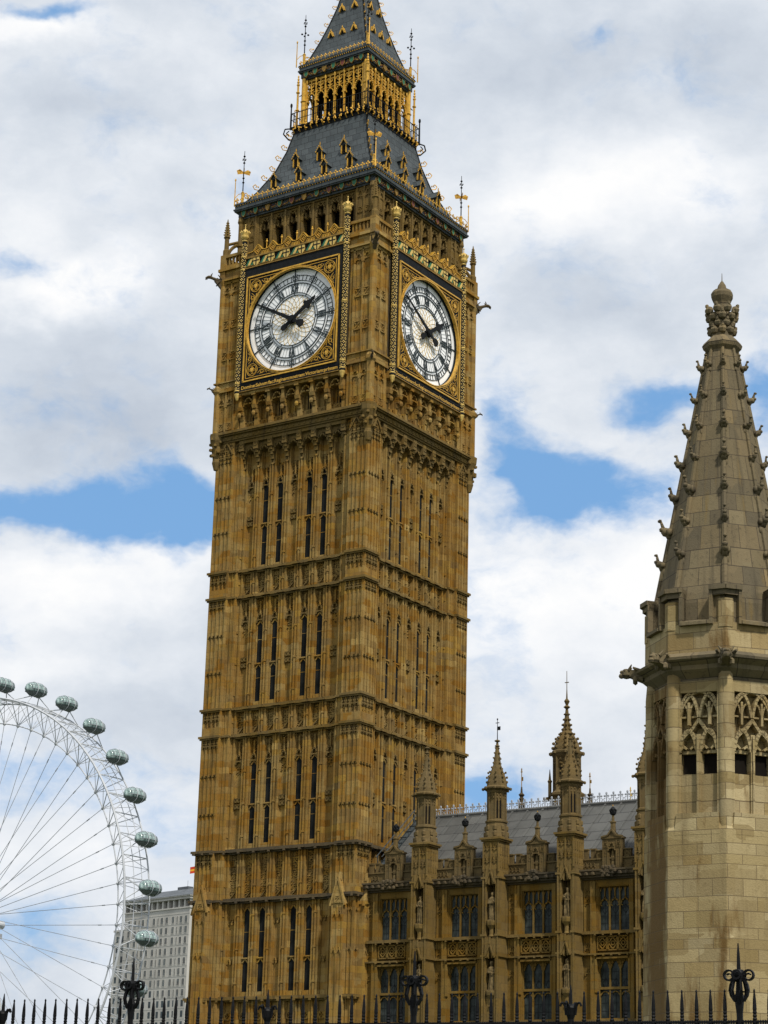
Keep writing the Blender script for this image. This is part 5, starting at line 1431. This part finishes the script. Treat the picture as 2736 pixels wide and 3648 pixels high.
for k in range(22):
    for u in (OL + 2, OL + 5): rest_.cbox(u, 1.3, -1.05, -.97, 77.5 - 3.6 * k, 79.7 - 3.6 * k)
o = rest_.build('lower_windows', OWIN, off); tag(o, kind='stuff')

# ================================================================== flag behind the tower
fp = thing('flagpole', 'small red and yellow flag on a pole peeping out left of the clock tower', 'flag', (-30.25, 24.5, 0))
m = MB(); m.tube((0, 0, .02), (0, 0, 25.6), .06, 8, .04); m.blob(0, 0, 25.65, .09, .09, .09, 6); m.build('pole', WHITE, fp)
m = MB(); nx = 10
pts = [(-.09 * i * .83, -.05 * i + .06 * math.sin(i * 1.1), -.030 * i) for i in range(nx + 1)]
for b0, b1, mi in ((24.95, 24.75, 0), (24.75, 24.6, 1), (24.6, 24.42, 0)):
    m.m = mi
    for i in range(nx):
        (x0, y0, s0), (x1, y1, s1) = pts[i], pts[i + 1]
        m.add([(x0, y0, b0 + s0), (x1, y1, b0 + s1), (x1, y1, b1 + s1), (x0, y0, b1 + s0), (x0, y0 + .012, b0 + s0), (x1, y1 + .012, b0 + s1), (x1, y1 + .012, b1 + s1), (x0, y0 + .012, b1 + s0)], MB.HEX)
m.build('flag', [plain('flag_red', (.55, .05, .02), .8), plain('flag_yellow', (.75, .38, .03), .8)], fp)

# ================================================================== tree at the left edge
tr = thing('broadleaf_tree', 'dark green leafy tree top just showing at the lower left corner', 'tree', (-98.6, 70.6, 0))
m = MB(); m.tube((0, 0, .02), (.2, .1, 6), .45, 8, .33); m.tube((.2, .1, 6), (0, 0, 12), .33, 8, .18)
for i in range(12):
    a = i * 2.4; h = 5.5 + i * .7; m.tube((.1, .1, h), (2.8 * math.cos(a), 2.8 * math.sin(a), h + 3.2), .13, 6, .04)
m.build('trunk', WOOD, tr)
LEAF = plain('green_leaves', (.045, .075, .02), .7, var=.5, scale=1.2)
m = MB(); rnd = random.Random(4); cl = []
for i in range(60):
    a, b = rnd.uniform(0, 2 * PI), rnd.uniform(-1, 1); r = rnd.uniform(.5, 1) * 1.; s_ = math.sqrt(1 - b * b); cl.append((3.1 * r * s_ * math.cos(a), 3.1 * r * s_ * math.sin(a), 13.2 + 5.2 * r * b, rnd.uniform(.7, 1.25)))
for cx, cy, cz, cr_ in cl:
    for i in range(70):
        d_ = Vector((rnd.gauss(0, 1), rnd.gauss(0, 1), rnd.gauss(0, .8))).normalized() * cr_ * rnd.uniform(.5, 1.05); p = Vector((cx, cy, cz)) + d_
        e1 = Vector((rnd.gauss(0, 1), rnd.gauss(0, 1), rnd.gauss(0, 1))).normalized() * .19; e2 = e1.orthogonal().normalized() * .12
        m.add([tuple(p - e1), tuple(p + e2), tuple(p + e1), tuple(p - e2)], [(0, 1, 2, 3)])
m.build('crown', LEAF, tr)

# ================================================================== iron railing in the foreground
F0 = Vector((59.463, -90.084)); F1 = Vector((68.045, -89.02)); fd = (F1 - F0) / 60.0          # one picket per step, a standard every 12
fu = fd.normalized(); fn = Vector((fu.y, -fu.x)); sp = fd.length
fence = thing('iron_railing', 'black iron railing with spiked pickets and scrolled standards across the foreground', 'railing', (F0.x, F0.y, 0))
PAINT = plain('black_gloss_paint', (.006, .0062, .007), .5, var=.3, scale=9., spec=.12)
FR = lambda u, d, z: (fu.x * u + fn.x * d, fu.y * u + fn.y * d, z)
KERB = stone('kerb_stone', [(.30, .28, .24), (.36, .33, .28), (.27, .25, .21)], bw=1.2, bh=.5)
i0, i1 = -14, 74
m = MB(FR); m.box(i0 * sp, i1 * sp, -.25, .25, .02, .75); m.box(i0 * sp, i1 * sp, -.3, .3, .75, .88); m.build('plinth', KERB, fence)
m = MB(FR)                                                                # pierced top rail
m.box(i0 * sp, i1 * sp, -.03, .03, 3.075, 3.095); m.box(i0 * sp, i1 * sp, -.022, .022, 3.118, 3.132); m.box(i0 * sp, i1 * sp, -.03, .03, 2.82, 2.85); m.box(i0 * sp, i1 * sp, -.03, .03, 1.0, 1.05)
for i in range(i0, i1):
    for q in range(6): m.cbox((i + q / 6 + 1 / 12) * sp, .008, -.02, .02, 3.09, 3.14)
    for q in (.3, .7):
        m.strip(SEG((i + q) * sp, 3.03, .035, -1.9, 1.9, 6), .012, -.015, .015); m.strip([((i + q) * sp, 3.03), ((i + .5) * sp, 2.88)], .014, -.012, .012)
    m.ring((i + .5) * sp, 2.965, .028, .042, -.015, .015, 8)
m.build('top_rail', PAINT, fence)
pk = MB(FR)
pk.lathe([(.018, .86), (.018, 3.10), (.026, 3.11), (.026, 3.125), (.017, 3.135), (.023, 3.15), (.016, 3.165), (.022, 3.18), (.016, 3.195), (.021, 3.21), (.018, 3.225), (.0205, 3.245), (.016, 3.33), (.008, 3.40), (.0115, 3.408), (.009, 3.42), (.001, 3.432)], 0, 0, 8)
pkm = pk.mesh('picket', [PAINT], False)
for i in range(-12, 72):
    if i % 12 == 0: continue
    link('picket', pkm, fence, 0, Vector(FR(i * sp + random.uniform(-.004, .004), 0, 0)))
def scroll_post():
    m = MB(FR)
    m.lathe([(.045, .86), (.031, 3.1), (.031, 3.2), (.043, 3.3), (.046, 3.36), (.028, 3.42), (.028, 3.5), (.042, 3.51)], 0, 0, 8, PI / 8)
    m.lathe([(.05, 3.5), (.06, 3.53), (.06, 3.58), (.045, 3.61), (.02, 3.615), (.015, 3.75), (.006, 3.86), (.001, 3.865)], 0, 0, 8)
    for s in (-1, 1):
        m.strip([(s * .045, 3.32), (s * .078, 3.37), (s * .09, 3.42), (s * .08, 3.47), (s * .05, 3.53)], .022, -.02, .02)
        m.strip(SEG(s * .098, 3.56, .047, 0, 2 * PI, 16), .016, -.022, .022); m.strip([(s * .08, 3.57), (s * .10, 3.575), (s * .115, 3.565)], .012, -.02, .02)
        for q in (-1, 1): m.path([(s * .03, q * .045, 3.32), (s * .045, q * .075, 3.41), (s * .03, q * .05, 3.52)], .014, 5)
        m.ring(0, 3.56, .03, .05, s * .07, s * .09, 10)
    for a in range(4): m.blob(0.05 * math.cos(a * PI / 2), 0.05 * math.sin(a * PI / 2), 3.56, .03, .03, .03, 6)
    m.box(-.012, .07, -.05, -.04, 3.40, 3.415)
    return m.mesh('scrolled_standard', [PAINT])
def fleur_post():
    m = MB(FR)
    m.lathe([(.045, .86), (.034, 3.05), (.032, 3.16), (.045, 3.2), (.056, 3.27), (.048, 3.29), (.034, 3.3), (.02, 3.31), (.016, 3.40), (.004, 3.495)], 0, 0, 10)
    for s in (-1, 1):
        m.path([(s * .05, 0, 3.2), (s * .062, 0, 3.29), (s * .08, 0, 3.32), (s * .10, 0, 3.318), (s * .112, 0, 3.285)], .011, 6); m.path([(0, s * .05, 3.2), (0, s * .075, 3.29), (0, s * .11, 3.325), (0, s * .14, 3.30)], .013, 6)
        m.add([(s * .03, -.015, 3.2), (s * .03, .015, 3.2), (s * .078, .015, 3.32), (s * .078, -.015, 3.32), (s * .02, -.015, 3.25), (s * .02, .015, 3.25), (s * .06, .015, 3.325), (s * .06, -.015, 3.325)], MB.HEX)
    return m.mesh('fleur_standard', [PAINT])
A_, B_ = fleur_post(), scroll_post()
for j in range(-1, 7): o = link('fleur_standard' if j % 2 == 0 else 'scrolled_standard', A_ if j % 2 == 0 else B_, fence, 0, Vector(FR(j * 12 * sp, 0, 0)))
